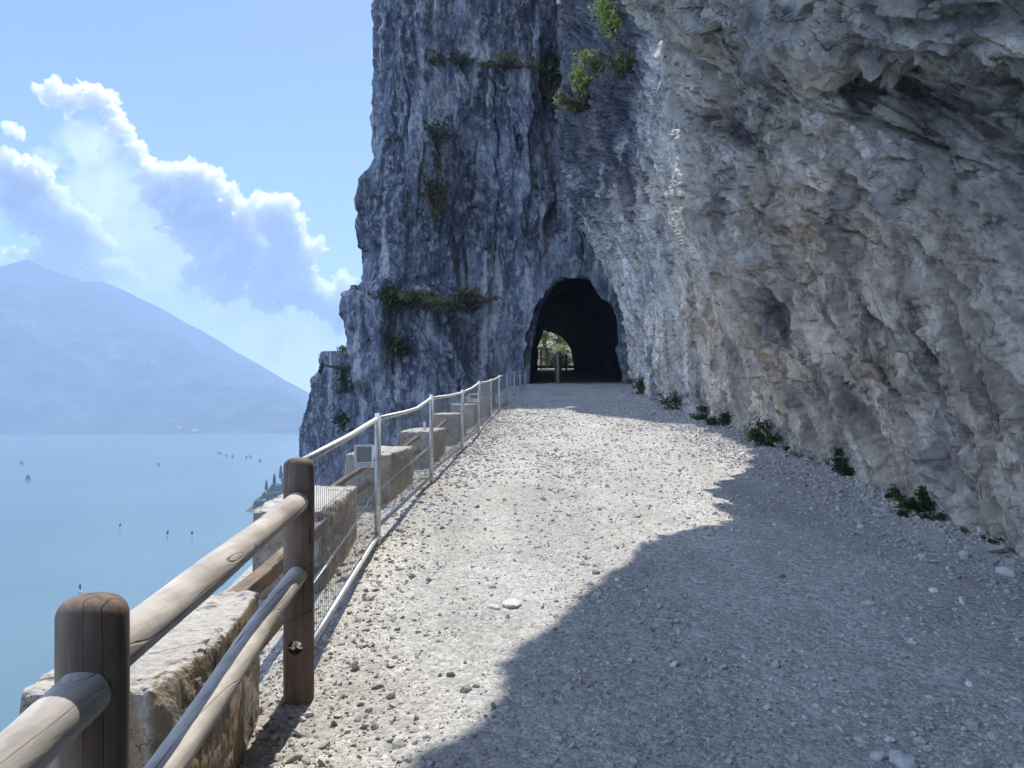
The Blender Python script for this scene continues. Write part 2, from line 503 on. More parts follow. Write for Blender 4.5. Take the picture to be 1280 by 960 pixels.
def plain(name, col, rough=.8, spec=.3, var=.15, sc=20):
    m, nt, b = mat_new(name, rough, spec)
    c = mix(nt, 1.0, col, ramp(nt, noise(nt, mapping(nt, (1, 1, 1)), sc, 5, .6), [(.3, 1 - var), (.7, 1 + var)]), 'MULTIPLY')
    nt.links.new(c, b.inputs['Base Color'])
    return m

M = {}
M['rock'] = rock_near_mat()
M['cliff'] = rock_far_mat()
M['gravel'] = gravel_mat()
M['stone'] = stone_mat()
M['wood_rail'] = wood_mat('rail_wood', 1, (.34, .30, .26), (.56, .51, .455), .006)
M['wood_post'] = wood_mat('post_wood', 2, (.11, .08, .062), (.26, .19, .145), .008)
M['wood_dark'] = wood_mat('beam_wood', 1, (.14, .10, .075), (.26, .20, .15))
M['galv'] = metal_mat('galvanised_steel', (.62, .63, .64), .5, .55)
M['wire'] = metal_mat('fence_wire', (.30, .30, .30), .6, .5)
M['rust'] = metal_mat('rusty_wire', (.16, .08, .05), .8, .3)
M['leaf_dark'] = leaf_mat('leaf_dark', (.03, .05, .018), (.10, .14, .05))
M['leaf_lit'] = leaf_mat('leaf_lit_yellow_green', (.28, .34, .08), (.62, .66, .24))  # sunlight painted into the leaf colour, as the rock blocks the sun
M['grass_dry'] = leaf_mat('grass_dry', (.10, .11, .05), (.30, .29, .14))
M['bark'] = plain('bark', (.09, .07, .05), .9, .1)
M['white'] = plain('white_board', (.72, .72, .69), .5, .4)
M['panel_grey'] = plain('sign_panel', (.16, .19, .17), .4, .4)
M['yellow'] = plain('yellow_board', (.45, .50, .14), .6, .3)
M['sail_dark'] = plain('dark_sail', (.05, .05, .06), .6, .3)
M['sail_white'] = plain('white_sail', (.8, .8, .8), .6, .3)
M['hull'] = plain('hull_paint', (.12, .12, .13), .4, .4)
M['plaster'] = plain('pale_plaster', (.72, .68, .62), .8, .2)
M['rooftile'] = plain('roof_tile', (.35, .17, .11), .8, .2)

# ------------------------------------------------------------------ layout functions
_zy = [-20, -4, 0, 3.8, 6.8, 10.1, 13.7, 17, 21, 24.5, 29, 33, 38, 41, 47, 53, 60]
_zz = [-1.9, -1.66, -1.57, -1.44, -1.20, -.97, -.77, -.55, -.30, -.08, .24, .55, 1.02, 1.25, 1.85, 2.62, 3.2]
def zg(y): return cubic(_zy, _zz, np.asarray(y, float))
_fy = [-20, -4, 1.53, 3.8, 6.8, 10.06, 13.7, 16.8, 21, 24.5, 29, 33, 38, 41]
_fx = [-.7, -.75, -.835, -1.05, -1.19, -1.05, -.88, -.72, -.58, -.41, -.18, .12, .6, .9]
def fence_x(y): return np.interp(np.asarray(y, float), _fy, _fx)
def ground_z(x, y):
    x = np.asarray(x, float); y = np.asarray(y, float)
    z = zg(y)
    P = np.stack([x, y, np.zeros_like(x)], -1).reshape(-1, 3)
    n = fbm(P * .45, 3).reshape(x.shape) * .05 + fbm(P * 2.3 + 9, 3).reshape(x.shape) * .012
    fx = fence_x(y)
    z = z + n - .10 * sstep(0, .35, fx - .1 - x)
    # talus rises a little towards the rock
    z = z + .05 * sstep(3.6, 4.8, x) * sstep(45, 36, y)
    return z

# ------------------------------------------------------------------ terrain: gravel road
def y_steps(y0, y1, k, smin):
    ys = [y0]
    while ys[-1] < y1:
        ys.append(ys[-1] + max(smin, k * abs(ys[-1])))
    return np.array(ys)

ys = np.concatenate([np.arange(-16, 1.0, .25), y_steps(1.0, 62, .006, .012)])
us = np.linspace(0, 1, 420)
Yg, U = np.meshgrid(ys, us, indexing='ij')
xl = fence_x(Yg) - 1.02; xr = 7.6 + 0 * Yg
xl = np.where(Yg > 41, xl - (Yg - 41) * .6, xl)
Xg = xl + (xr - xl) * U
Zg = ground_z(Xg, Yg)
P = np.stack([Xg, Yg, Zg], -1).reshape(-1, 3)
P[:, 2] += (fbm(P * 9.0, 3) * .010)
road = new_mesh('gravel_road', P, grid_faces(*Yg.shape), M['gravel'], smooth=True, attrs={'tunnel_shade': sstep(41.5, 43.5, P[:, 1] + .6 * perlin(P * .8)) * sstep(56, 54, P[:, 1])})
tag(road, 'pale grey gravel road climbing along the foot of the cliff', None, None, 'structure')

# ------------------------------------------------------------------ terrain: overhanging rock on the right
_wy = [-16, 0, 4, 6.5, 9, 12, 13.6, 15.5, 20, 26, 31, 34.5, 37, 39.5, 44]
_wh = [-1.2, 0, 1, 2.2, 3.5, 5, 7.2, 9, 12, 16, 22, 30]
_wx = [
 [3.8, 3.6, 3.5, 3.3, 3.0, 2.3, .6, -.9, -2.2, -3, -3, -3],
 [4.4, 4.2, 4.1, 3.8, 3.3, 2.6, .9, -.1, -.6, -1.5, -3, -3],
 [4.6, 4.4, 4.2, 3.9, 3.5, 3.0, 1.5, .3, .0, -.6, -2, -2],
 [4.7, 4.5, 4.35, 4.1, 3.7, 3.2, 1.6, .2, -.1, -.1, .5, 1],
 [4.7, 4.5, 4.35, 4.0, 3.5, 3.0, 1.75, .4, .25, .7, 1.5, 2],
 [4.9, 4.7, 4.4, 3.6, 2.9, 2.65, 2.0, 1.5, 1.2, 1.5, 2.4, 3],
 [5.1, 4.95, 4.7, 4.2, 3.6, 3.25, 2.9, 2.8, 2.6, 2.8, 3.2, 4],
 [5.3, 5.15, 5.0, 4.7, 4.4, 4.2, 4.0, 3.9, 3.9, 4, 5, 6],
 [5.4, 5.2, 5.1, 5.0, 4.9, 4.8, 4.7, 4.7, 4.8, 5.2, 6, 8],
 [5.4, 5.3, 5.3, 5.3, 5.2, 5.1, 5.0, 5.0, 5.2, 5.6, 6.6, 8],
 [5.6, 5.5, 5.5, 5.5, 5.4, 5.2, 4.9, 4.7, 4.6, 5, 6, 8],
 [5.8, 5.75, 5.7, 5.65, 5.5, 5.0, 4.2, 3.5, 3.1, 3.3, 4.4, 8],
 [6.0, 5.95, 5.9, 5.85, 5.6, 5.1, 3.9, 3.0, 2.45, 2.5, 3.1, 8],
 [6.3, 6.2, 6.2, 6.0, 5.9, 5.5, 4.3, 3.2, 2.6, 2.7, 3.3, 8],
 [6.9, 6.9, 6.8, 6.7, 6.5, 6.2, 5.4, 4.6, 4, 4, 4.5, 8]]
ys = np.concatenate([np.arange(-16, 3.0, .16), y_steps(3.0, 44, .0048, .012)])
nv = 560
w = np.linspace(0, 1, nv)
Yw, W = np.meshgrid(ys, w, indexing='ij')
Hmax = np.clip(.62 * Yw + 3.2, 6.0, 28)
vis = W / .86
H = np.where(W < .86, -.9 + vis * (Hmax + .9), 0)
H = np.where(W >= .86, Hmax + ((W - .86) / .14) ** 1.4 * (30 - Hmax), H)
A = cubic(_wy, _wx, ys)                      # (ny, nh)
Xw = np.empty_like(Yw)
for i in range(len(ys)):
    Xw[i] = cubic(_wh, A[i], H[i])
# big projecting bed high on the near wall
Zr = zg(Yw) + H
zled = 2.0 + (Yw - 5) * .55
led = np.exp(-((Yw - 6.5) / 4.5) ** 2)
Xw -= led * (.30 * sstep(0, .28, Zr - zled))
Xw += led * .22 * sstep(-.9, -.05, Zr - zled) * (1 - sstep(-.02, .2, Zr - zled))
P0 = np.stack([Xw, Yw, Zr], -1)
def normals(P):
    du = np.gradient(P, axis=0); dv = np.gradient(P, axis=1)
    n = np.cross(du, dv); n /= (np.linalg.norm(n, axis=-1, keepdims=True) + 1e-9)
    return n
N = normals(P0)
if N[..., 0].mean() > 0: N = -N              # points at the road
Q = P0.reshape(-1, 3)
def rock_disp(Q, ang, stretch, amp=1.0, seed=0.0):
    """returns displacement and an independent colour tone, both drawn out along the bedding"""
    ca, sa = math.cos(ang), math.sin(ang)
    wv = np.stack([perlin(Q * .4 + 3 + seed), perlin(Q * .4 + 31 + seed), perlin(Q * .4 + 77 + seed)], -1) * .30
    wv += np.stack([perlin(Q * 1.7 + 3), perlin(Q * 1.7 + 31), perlin(Q * 1.7 + 77)], -1) * .025
    S = Q + wv
    a = S[:, 1] * ca + S[:, 2] * sa; bb = -S[:, 1] * sa + S[:, 2] * ca
    T = np.stack([S[:, 0] * .8, a / stretch, bb], -1) + seed
    T2 = np.stack([S[:, 0] * .8, a / (stretch * .95), bb], -1) + seed
    T3 = np.stack([S[:, 0] * .8, a / (stretch * .5), bb], -1) + seed
    d = .25 * facets(T / 1.3, 22) + .19 * facets(T / .55 + 5, 32) + .16 * facets(T2 / .27 + 11, 40) + .10 * facets(T3 / .13 + 21, 34)
    d += .024 * facets(Q / .08 + 3, 26) + .05 * fbm(T3 / .22, 3, ridged=True)
    for sc, dep, wd in ((1.1, .24, .035), (.5, .13, .04), (.22, .06, .05)):
        c = np.abs(perlin(T2 / sc + 50 * sc)) + .05 * np.abs(perlin(T2 / sc * 6))
        m = perlin(T / sc * .5 + 90)
        d -= dep * (1 - sstep(0, wd, c)) * sstep(-.1, .25, m)
    tone = fbm(T / .5 + 60, 5, gain=.65)
    return d * amp, tone
d_diag, t_diag = rock_disp(Q, R(44), 6.0)
d_vert, t_vert = rock_disp(Q, R(74), 6.5, .9, 13.0)
hh = H.reshape(-1); yy = Yw.reshape(-1)
k = sstep(1.6, 3.6, hh - .10 * (yy - 6) + .5 * fbm(Q * .35, 2))
d = d_vert * (1 - k) + d_diag * k
tone_w = t_vert * (1 - k) + t_diag * k
d *= sstep(-.9, .8, hh) * .45 + .55
d += .25 * fbm(Q * .33 + 5, 2) * sstep(.3, 2, hh)
Q = Q - np.stack([(.30 * sstep(7.6, 9.2, yy) - .10 * sstep(9.0, 7.5, yy)) * sstep(6.6, 8.2, hh) * sstep(13.5, 11.8, yy), 0 * hh, 0 * hh], -1)
d *= 1 - .72 * sstep(6.3, 7.8, hh) * sstep(13.5, 11.5, yy)
# shallow pockets low on the wall
pk = facets(np.stack([Q[:, 0], Q[:, 1], Q[:, 2]], -1) / .9 + 40)
d -= .10 * np.clip(pk - .35, 0, 1)
Pw = (Q + N.reshape(-1, 3) * d[:, None]).astype(np.float32)
drk = sstep(6.2, 9.0, hh + 1.6 * fbm(Q * .35 + 3, 4)) * sstep(27, 31, yy + 2 * fbm(Q * .5, 2))
drk *= 1 - .8 * sstep(.12, .3, fbm(Q * np.array((1, .8, .5)) + 9, 5)) * sstep(13, 9, hh)
drk = np.maximum(drk, .12 * sstep(3.2, 5.2, hh - .12 * (yy - 7) + 1.2 * fbm(Q * .4 + 61, 4)) * sstep(24, 16, yy))
drk = np.maximum(drk, .75 * sstep(.14, .30, fbm(np.stack([Q[:, 0], (Q[:, 1] + .8 * Q[:, 2]) * .8, (Q[:, 2] - .8 * Q[:, 1]) * .3], -1) * .8 + 21, 5)) * sstep(22, 14, yy) * sstep(1.5, 3.5, hh))
tanm = np.exp(-((yy - 17) / 7) ** 2) * sstep(9, 5, hh) * sstep(-.3, .2, fbm(Q * .5 + 30, 4)) + .35 * sstep(5, 2, hh)
pale = np.exp(-((yy - 12.6) / 1.5) ** 2) * sstep(2.5, 4.5, hh) * sstep(-.35, .1, fbm(Q * .9 + 71, 4))
drk = drk * (1 - .8 * np.exp(-((yy - 12.6) / 1.7) ** 2) * sstep(2, 4, hh))
over = new_mesh('cliff_overhang', Pw, grid_faces(*Yw.shape), M['rock'], smooth=False, attrs={'dark_tone': drk, 'tan': tanm, 'tone': tone_w, 'up': k, 'pale': pale})
tag(over, 'overhanging grey and tan limestone rock leaning over the right of the road', None, None, 'structure')

# ------------------------------------------------------------------ terrain: cliff with the tunnel
# tunnel bore: rings from the mouth round the bend to the far opening
def resample(poly, n):
    seg = np.linalg.norm(np.diff(poly, axis=0), axis=1); s = np.r_[0, np.cumsum(seg)]
    t = np.linspace(0, s[-1], n)
    return np.stack([np.interp(t, s, poly[:, 0]), np.interp(t, s, poly[:, 1])], 1)
arch = [(652, 484), (655, 440), (661, 405), (671, 377), (689, 354), (712, 345), (738, 350), (748, 367), (764, 379), (775, 394), (778, 430), (779, 484)]
arch_xz = np.array([((px - 640) / 960 * 41, (510 - py) / 960 * 41) for px, py in arch])
_cu = np.array([0, 1.6, 4.6, 7.2, 9.5, 12, 14.5, 16.2, 18.0, 21, 29, 42])
_cx = [8.6, 7.0, 4.0, 1.4, -.8, -3.2, -5.7, -7.2, -8.05, -8.2, -7.6, -6]
_cyy = [43.2, 41.6, 41.0, 41.0, 41.2, 41.0, 41.0, 41.6, 43.2, 46.4, 54, 68]
us = np.concatenate([np.linspace(0, 18.6, 330), np.linspace(18.75, 42, 60)])
zs = np.concatenate([np.linspace(-103, -22, 60), np.linspace(-21, -6, 60), np.linspace(-5.9, 25, 470), np.linspace(25.3, 48, 40)])
Uc, Zc = np.meshgrid(us, zs, indexing='ij')
bx = cubic(_cu, _cx, us)[:, None] + 0 * Zc
by = cubic(_cu, _cyy, us)[:, None] + 0 * Zc
_sz = [-103, -20, -2.2, 1.3, 2.7, 4.4, 6.0, 6.7, 8.6, 9.7, 11.5, 15.5, 18.6, 22.6, 26, 48]
_sx = [-13, -9.5, -8.3, -8.2, -8.5, -9.15, -9.1, -8.25, -7.95, -8.3, -8.4, -8.0, -8.0, -7.3, -7, -5]
sx = np.interp(Zc, _sz, _sx)
wl = sstep(1.0, -7.5, bx)
Xc = bx + wl * (sx + 8.2)
# leaning slabs, bulge under the ledge, recess above it
bul = sstep(-.6, -3.0, bx) * (1 - sstep(5.2 + .25 * np.sin(bx), 6.3 + .25 * np.sin(bx), Zc + .35 * np.clip(bx + 3, -1, 2)))
Yc = by - 1.6 * bul * sstep(-14, 1, Zc)
Yc += -.10 * np.clip(-Zc, 0, 12) * (bx < 2) + .05 * (12 - np.clip(Zc, -5, 25))
Yc += np.clip(Zc - 24.5, 0, 40) * 1.05
Yc += 1.6 * np.exp(-((Xc - 2.6) / 1.1) ** 2) * sstep(8, 13, Zc)        # gully beside the buttress
Yc -= .35 * np.exp(-((Xc - 3.0) / 3.2) ** 2) * sstep(6.0, 8.5, Zc) * (1 - sstep(9, 13, Zc))
P0 = np.stack([Xc, Yc, Zc], -1)
N = normals(P0)
if N[100:200, :, 1].mean() > 0: N = -N
Q = P0.reshape(-1, 3)
def cliff_disp(Q, seed=0.0):
    wv = np.stack([perlin(Q * .22 + 3 + seed), perlin(Q * .22 + 31), perlin(Q * .22 + 77)], -1) * .55
    wv += np.stack([perlin(Q * .9 + 3), perlin(Q * .9 + 31 + seed), perlin(Q * .9 + 77)], -1) * .10
    S = Q + wv
    T = np.stack([S[:, 0], S[:, 1], S[:, 2] / 4.0], -1) + seed
    T2 = np.stack([S[:, 0] + .25 * S[:, 2], S[:, 1], S[:, 2] / 1.8], -1)
    d = (.65 * facets(T / 2.8, 26) + .30 * facets(T / 1.2 + 5, 34) + .12 * facets(T2 / .55 + 9, 34) + .06 * facets(T2 / .27 + 19, 26)
         + .04 * fbm(T2 / .3, 2))
    c = np.abs(perlin(T / 1.6 + 50)) + .05 * np.abs(perlin(T2 * 2))
    return d - .34 * (1 - sstep(0, .04, c)) * sstep(-.1, .25, perlin(T / 3 + 90))
dc = cliff_disp(Q)
dist = np.hypot(Q[:, 0] - 3.2, Q[:, 2] - 4.2)
dc *= .45 + .55 * sstep(3.2, 6.5, dist)
big = fbm(Q * np.array((.11, .11, .05)) + 7, 2)
dc += .9 * big * sstep(5, 9, dist)
Pc = (Q + N.reshape(-1, 3) * dc[:, None])
Fq = grid_faces(*Uc.shape)
cen = Pc[Fq].mean(1)
def inside(x, z, poly):
    r = np.zeros(len(x), bool); n = len(poly)
    for i in range(n):
        x1, z1 = poly[i]; x2, z2 = poly[(i + 1) % n]
        c = ((z1 > z) != (z2 > z)) & (x < (x2 - x1) * (z - z1) / (z2 - z1 + 1e-12) + x1)
        r ^= c
    return r
poly = resample(arch_xz, 120); poly = poly + (poly - (3.3, 3.5)) * (.11 * fbm(np.stack([poly[:, 0], poly[:, 1], 0 * poly[:, 0]], -1) * 1.4, 3))[:, None]; poly[0, 1] = -1; poly[-1, 1] = -1
# project through the eye so the opening has the right outline at its own depth
ins = inside(cen[:, 0], cen[:, 2], poly) & (cen[:, 1] < 46)
cliff = new_mesh('cliff_tunnel_face', Pc, Fq[~ins], M['cliff'], smooth=False)
tag(cliff, 'tall blue-grey limestone cliff pierced by the road tunnel', None, None, 'structure')

mouth = resample(arch_xz, 90)
th = np.linspace(0, 1, 90)
def arch_ring(xlv, xrv, zb, zt, lean=0.0):
    a = math.pi * (1 - th)
    cx = (xlv + xrv) / 2; r = (xrv - xlv) / 2
    x = cx + r * np.sign(np.cos(a)) * np.abs(np.cos(a)) ** .55
    z = zb + (zt - zb) * np.sin(a) ** .62
    z = z - lean * (x - cx)
    return np.stack([x, z], 1)
rings = []
def ring_at(y):
    xlv = np.interp(y, [41, 42.6, 44.5, 47, 50, 54], [.55, 1.35, 1.5, .7, -1.0, -2.6])
    xrv = np.interp(y, [41, 46, 50, 54], [5.95, 5.95, 5.3, 4.3])
    zt = np.interp(y, [41, 44, 50, 54], [6.9, 6.6, 6.0, 5.6])
    ar = arch_ring(xlv, xrv, float(zg(y)) - .3, zt, .08 if y < 50 else .12)
    c = np.array((3.3, 3.5))
    mo = c + (mouth - c) * 1.03
    u_ = np.clip((mo[:, 0] - .5) / 5.4, 0, 1)
    mo = mo + np.stack([(xlv - .55) * (1 - u_), 0 * u_ + float(zg(y)) - 1.25], 1) * min(1, max(0, (y - 41) / .1))
    k = min(1, max(0, (y - 43) / 4.5))
    return mo * (1 - k) + ar * k
tys = np.concatenate([[40.5, 40.7], np.linspace(41.9, 54.2, 70)])
TP = np.stack([np.concatenate([r[:, :1], np.full((90, 1), y), r[:, 1:]], 1) for y, r in ((y, ring_at(max(y, 41))) for y in tys)], 0)
m_ = (Pc[:, 1] < 45) & (Pc[:, 2] > -3) & (Pc[:, 2] < 12) & (Pc[:, 0] > -3) & (Pc[:, 0] < 9.5)
near_ = Pc[m_]
for i, sc_ in enumerate((1.30, 1.13)):
    c = np.array((3.3, 3.5)); q_ = c + (TP[i][:, [0, 2]] - c) * sc_
    y_ = np.array([near_[np.argmin((near_[:, 0] - a) ** 2 + (near_[:, 2] - b) ** 2), 1] for a, b in q_])
    TP[i] = np.stack([q_[:, 0], y_ + (.05 if i == 0 else .55), q_[:, 1]], 1)
Tn = normals(TP)
cen_r = TP.mean(1, keepdims=True)
if ((cen_r - TP) * Tn).sum() < 0: Tn = -Tn
dq = cliff_disp(TP.reshape(-1, 3) * 1.3, 4.0).reshape(TP.shape[:2])
amp = np.interp(np.arange(len(tys)), [0, 1, 2, 10, 71], [0, .25, .35, .40, .22])[:, None]
TP = TP + Tn * (dq * amp)[..., None]
bore_m = plain('tunnel_rock', (.007, .007, .007), .95, .1, .3, 2)  # near-black: the tunnel's darkness is put into the rock colour
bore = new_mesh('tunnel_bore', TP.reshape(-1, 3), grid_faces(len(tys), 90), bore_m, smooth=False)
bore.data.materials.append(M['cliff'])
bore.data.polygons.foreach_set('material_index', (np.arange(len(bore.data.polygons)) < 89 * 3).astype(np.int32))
tag(bore, 'dark rock bore of the road tunnel bending left', None, None, 'structure')

# hillside seen through the far opening
ux = np.linspace(-14, 22, 90); uy = np.linspace(56, 100, 90)
Xh, Yh = np.meshgrid(ux, uy, indexing='ij')
Zh = 3.1 + np.clip(Yh - 66, 0, 99) * .75
Ph = np.stack([Xh, Yh, Zh], -1).reshape(-1, 3)
Ph[:, 2] += fbm(Ph * .25, 5) * 1.6 * sstep(62, 70, Ph[:, 1])
hill_m, nt, b_ = mat_new('hillside_scrub', .95, .1)
c_ = ramp(nt, noise(nt, mapping(nt, (1, 1, 1)), .9, 8, .7), [(.38, (.05, .075, .025)), (.5, (.10, .12, .05)), (.56, (.33, .31, .27)), (.7, (.45, .43, .39))])
nt.links.new(c_, b_.inputs['Base Color'])
hill = new_mesh('hillside_beyond_tunnel', Ph, grid_faces(90, 90), hill_m)
tag(hill, 'sunlit scrubby slope seen through the tunnel', None, None, 'structure')

# ------------------------------------------------------------------ terrain: drop below the road on the lake side
ys = np.concatenate([np.arange(-16, 1, .5), np.linspace(1, 41, 260)])
zs = -np.concatenate([np.linspace(0, 12, 90), np.linspace(12.5, 103, 60)])
Yb, Zb = np.meshgrid(ys, zs, indexing='ij')
Xb = fence_x(Yb) - 1.0 + .13 * Zb - .25 * np.minimum(1.2, -Zb) * 0
top = zg(Yb) - .12
Zb2 = np.where(Zb > -12, top + Zb * (12 + top) / 12, Zb)
P0 = np.stack([Xb, Yb, Zb2], -1); N = normals(P0)
if N[..., 0].mean() > 0: N = -N
Q = P0.reshape(-1, 3)
dd = cliff_disp(Q * 1.4, 8.0) * sstep(0, 2.0, -Zb.reshape(-1)) * .8
drop = new_mesh('cliff_below_road', Q + N.reshape(-1, 3) * dd[:, None], grid_faces(*Yb.shape), M['cliff'])
tag(drop, 'rock face falling from the road edge to the lake', None, None, 'structure')

# ------------------------------------------------------------------ terrain: rock tower left of the cliff
th_ = np.linspace(-.2, 2 * math.pi - .2, 200)
zs = np.concatenate([np.linspace(-103, -20, 40), np.linspace(-19.5, 4.6, 240)])
Tt, Zt = np.meshgrid(th_, zs, indexing='ij')
D0 = 62.0
_lz = [-103, -20, -5, -3.6, -2, -1.1, .6, 1.3, 3.0, 4.0, 4.6]
_lx = [378 - 120, 366, 376, 375, 377, 380, 389, 389, 391, 391, 393]
lx = (np.interp(Zt, _lz, _lx) - 640) / 960 * D0
cxx = -9.5
rx = (cxx - lx)
Xt = cxx + rx * np.sign(np.cos(Tt)) * np.abs(np.cos(Tt)) ** .38
Yt = D0 + 3 + (3.2 + .03 * (5 - Zt)) * np.sign(np.sin(Tt)) * np.abs(np.sin(Tt)) ** .38
P0 = np.stack([Xt, Yt, Zt], -1); N = normals(P0)
if ((P0 - P0.mean((0, 1))) * N)[..., :2].sum() < 0: N = -N
Q = P0.reshape(-1, 3)
dd = cliff_disp(Q, 21.0) * .8 * (.25 + .75 * sstep(4.7, 3.5, Q[:, 2])) + .1 * fbm(Q, 2)
Vt = (Q + N.reshape(-1, 3) * dd[:, None]).reshape(P0.shape)
# cap rings
rim = Vt[:, -1]; cap = [rim]
for s_ in (.85, .6, .3, .02):
    c0 = rim.mean(0); r_ = c0 + (rim - c0) * s_; r_[:, 2] = 4.6 + .35 * (1 - s_) + .15 * perlin(r_ * .8); cap.append(r_)
Vt = np.concatenate([Vt, np.stack(cap[1:], 1)], 1)
tower = new_mesh('rock_tower', Vt.reshape(-1, 3), grid_faces(Vt.shape[0], Vt.shape[1]), M['cliff'])
tag(tower, 'separate rock pillar with a grassy top left of the main cliff', None, None, 'structure')

# ------------------------------------------------------------------ lake, far mountains, headland
lake_m, nt, b_ = mat_new('lake_water', .12, .5)
c_ = ramp(nt, noise(nt, mapping(nt, (.004, .004, 1)), 1.0, 4, .6), [(.35, (.075, .14, .16)), (.65, (.095, .165, .175))])
nt.links.new(c_, b_.inputs['Base Color'])
p_ = bump(nt, b_, noise(nt, mapping(nt, (.25, .5, 1)), 1.0, 6, .65), .25, .4)
bump(nt, b_, noise(nt, mapping(nt, (.03, .05, 1)), 1.0, 4, .6), .2, 1.5, p_)
b_.inputs['Roughness'].default_value = .22
gx = np.linspace(-4700, 1500, 30); gy = np.linspace(-150, 4750, 40)
Xl, Yl = np.meshgrid(gx, gy, indexing='ij')
lake = new_mesh('lake', np.stack([Xl, Yl, 0 * Xl + LAKE_Z], -1).reshape(-1, 3), grid_faces(30, 40), lake_m)
tag(lake, 'calm turquoise blue lake far below the road', None, None, 'structure')

mount_m, nt, b_ = mat_new('mountain_forest', .95, .1)
c_ = ramp(nt, noise(nt, mapping(nt, (.006, .006, .006)), 1.0, 9, .7), [(.4, (.035, .05, .035)), (.6, (.07, .085, .06)), (.75, (.18, .17, .15))])
nt.links.new(c_, b_.inputs['Base Color'])
def mountain(name, label, prof, d_shore, d_ridge, seed, mat=mount_m):
    px = np.linspace(prof[0][0], prof[-1][0], 260)
    py = np.interp(px, [p[0] for p in prof], [p[1] for p in prof])
    t = np.linspace(0, 1.25, 110)
    PX, T = np.meshgrid(px, t, indexing='ij'); PY = np.repeat(py[:, None], 110, 1)
    ds = np.interp(PX, [-200, 60, 400], [d_shore - 350, d_shore - 200, d_shore + 60])
    Dd = ds + (d_ridge - ds) * T
    zr = (510 - PY) / 960 * d_ridge + 100
    prf = np.where(T < 1, T ** 1.15, 1 - (T - 1) * 2.2)
    Z = LAKE_Z - 3 + zr * prf
    X = (PX - 640) / 960 * (Dd * .35 + d_ridge * .65)
    P_ = np.stack([X, Dd, Z], -1).reshape(-1, 3)
    e = (np.minimum(T, 1) * (1.05 - np.minimum(T, 1))).reshape(-1) * 4
    P_[:, 2] += fbm(np.stack([P_[:, 0] / 420, P_[:, 1] / 600, 0 * P_[:, 0] + seed], -1), 5, ridged=True) * 95 * e
    P_[:, 2] += fbm(P_ / 130, 3) * 10 * sstep(.02, .2, T.reshape(-1))
    o = new_mesh(name, P_, grid_faces(260, 110), mat)
    return tag(o, label, None, None, 'structure')
mountain('mountain', 'hazy blue mountain dropping to the far lake shore',
         [(-260, 420), (-150, 372), (-60, 345), (0, 333), (35, 326), (60, 337), (95, 350), (130, 368), (165, 388), (200, 408), (245, 436), (290, 462), (330, 482), (365, 495), (400, 520), (430, 541)],
         2950, 3750, 1.5)
mountain('mountain_behind', 'fainter far ridge behind the hazy mountain',
         [(-260, 380), (60, 352), (130, 352), (200, 385), (270, 425), (330, 462), (400, 500), (470, 520), (560, 535), (640, 540)],
         4000, 4500, 6.5)

# headland at the water below the tower
ux = np.linspace(0, 1, 120); vx = np.linspace(0, 1, 60)
Uh, Vh = np.meshgrid(ux, vx, indexing='ij')
dH = 770
px_ = 316 + Uh * 190
hgt = np.interp(Uh, [0, .02, .08, .15, .22, .45, 1.0], [0, 9, 16, 20, 36, 70, 120])
Ph = np.stack([(px_ - 640) / 960 * dH, dH - 30 + Vh * 170 + 0 * Uh, LAKE_Z - 1 + hgt * np.sin(np.pi * np.clip(Vh * 1.0, 0, 1)) ** .6], -1).reshape(-1, 3)
Ph[:, 2] += fbm(Ph / 25, 4) * 5 * sstep(0, .05, Uh.reshape(-1))
head_m, nt, b_ = mat_new('headland_rock', .95, .1)
c_ = ramp(nt, noise(nt, mapping(nt, (.05, .05, .05)), 1.0, 8, .7), [(.42, (.04, .055, .03)), (.52, (.10, .11, .07)), (.6, (.26, .25, .23))])
nt.links.new(c_, b_.inputs['Base Color'])
head = new_mesh('headland', Ph, grid_faces(120, 60), head_m)
tag(head, 'low wooded headland reaching into the lake', None, None, 'structure')

# ------------------------------------------------------------------ haze
haze_m = bpy.data.materials.new('haze'); haze_m.use_nodes = True
nt = haze_m.node_tree
for n_ in list(nt.nodes):
    if n_.type == 'BSDF_PRINCIPLED': nt.nodes.remove(n_)
pv = nt.nodes.new('ShaderNodeVolumePrincipled')
pv.inputs['Color'].default_value = (.55, .73, 1.0, 1)
pv.inputs['Density'].default_value = .00024
pv.inputs['Anisotropy'].default_value = .0
nt.links.new(pv.outputs[0], nt.nodes['Material Output'].inputs['Volume'])
hb = MB(); hb.box((-1600, 2300, 360), (6400, 5000, 2 * 461.5))
hz = hb.build('haze', haze_m)
tag(hz, 'thin blue haze in the air over the lake', None, None, 'stuff')

# ------------------------------------------------------------------ clouds (real clumps, beyond the haze)
cl_m = bpy.data.materials.new('cloud'); cl_m.use_nodes = True
nt = cl_m.node_tree; nt.nodes.remove(nt.nodes['Principled BSDF'])
cv = nt.nodes.new('ShaderNodeVolumePrincipled')
cv.inputs['Color'].default_value = (1, 1, 1, 1); cv.inputs['Density'].default_value = .018; cv.inputs['Anisotropy'].default_value = .45
nt.links.new(cv.outputs[0], nt.nodes['Material Output'].inputs['Volume'])
CLOUD_VOX = 17.0
import bmesh
bm = bmesh.new(); bmesh.ops.create_icosphere(bm, subdivisions=3, radius=1)
ICO3 = np.array([v.co[:] for v in bm.verts]); ICO3F = np.array([[v.index for v in f.verts] for f in bm.faces]); bm.free()
bm = bmesh.new(); bmesh.ops.create_icosphere(bm, subdivisions=1, radius=1)
ICO1 = np.array([v.co[:] for v in bm.verts]); ICO1F = np.array([[v.index for v in f.verts] for f in bm.faces]); bm.free()
DC = 7600.0
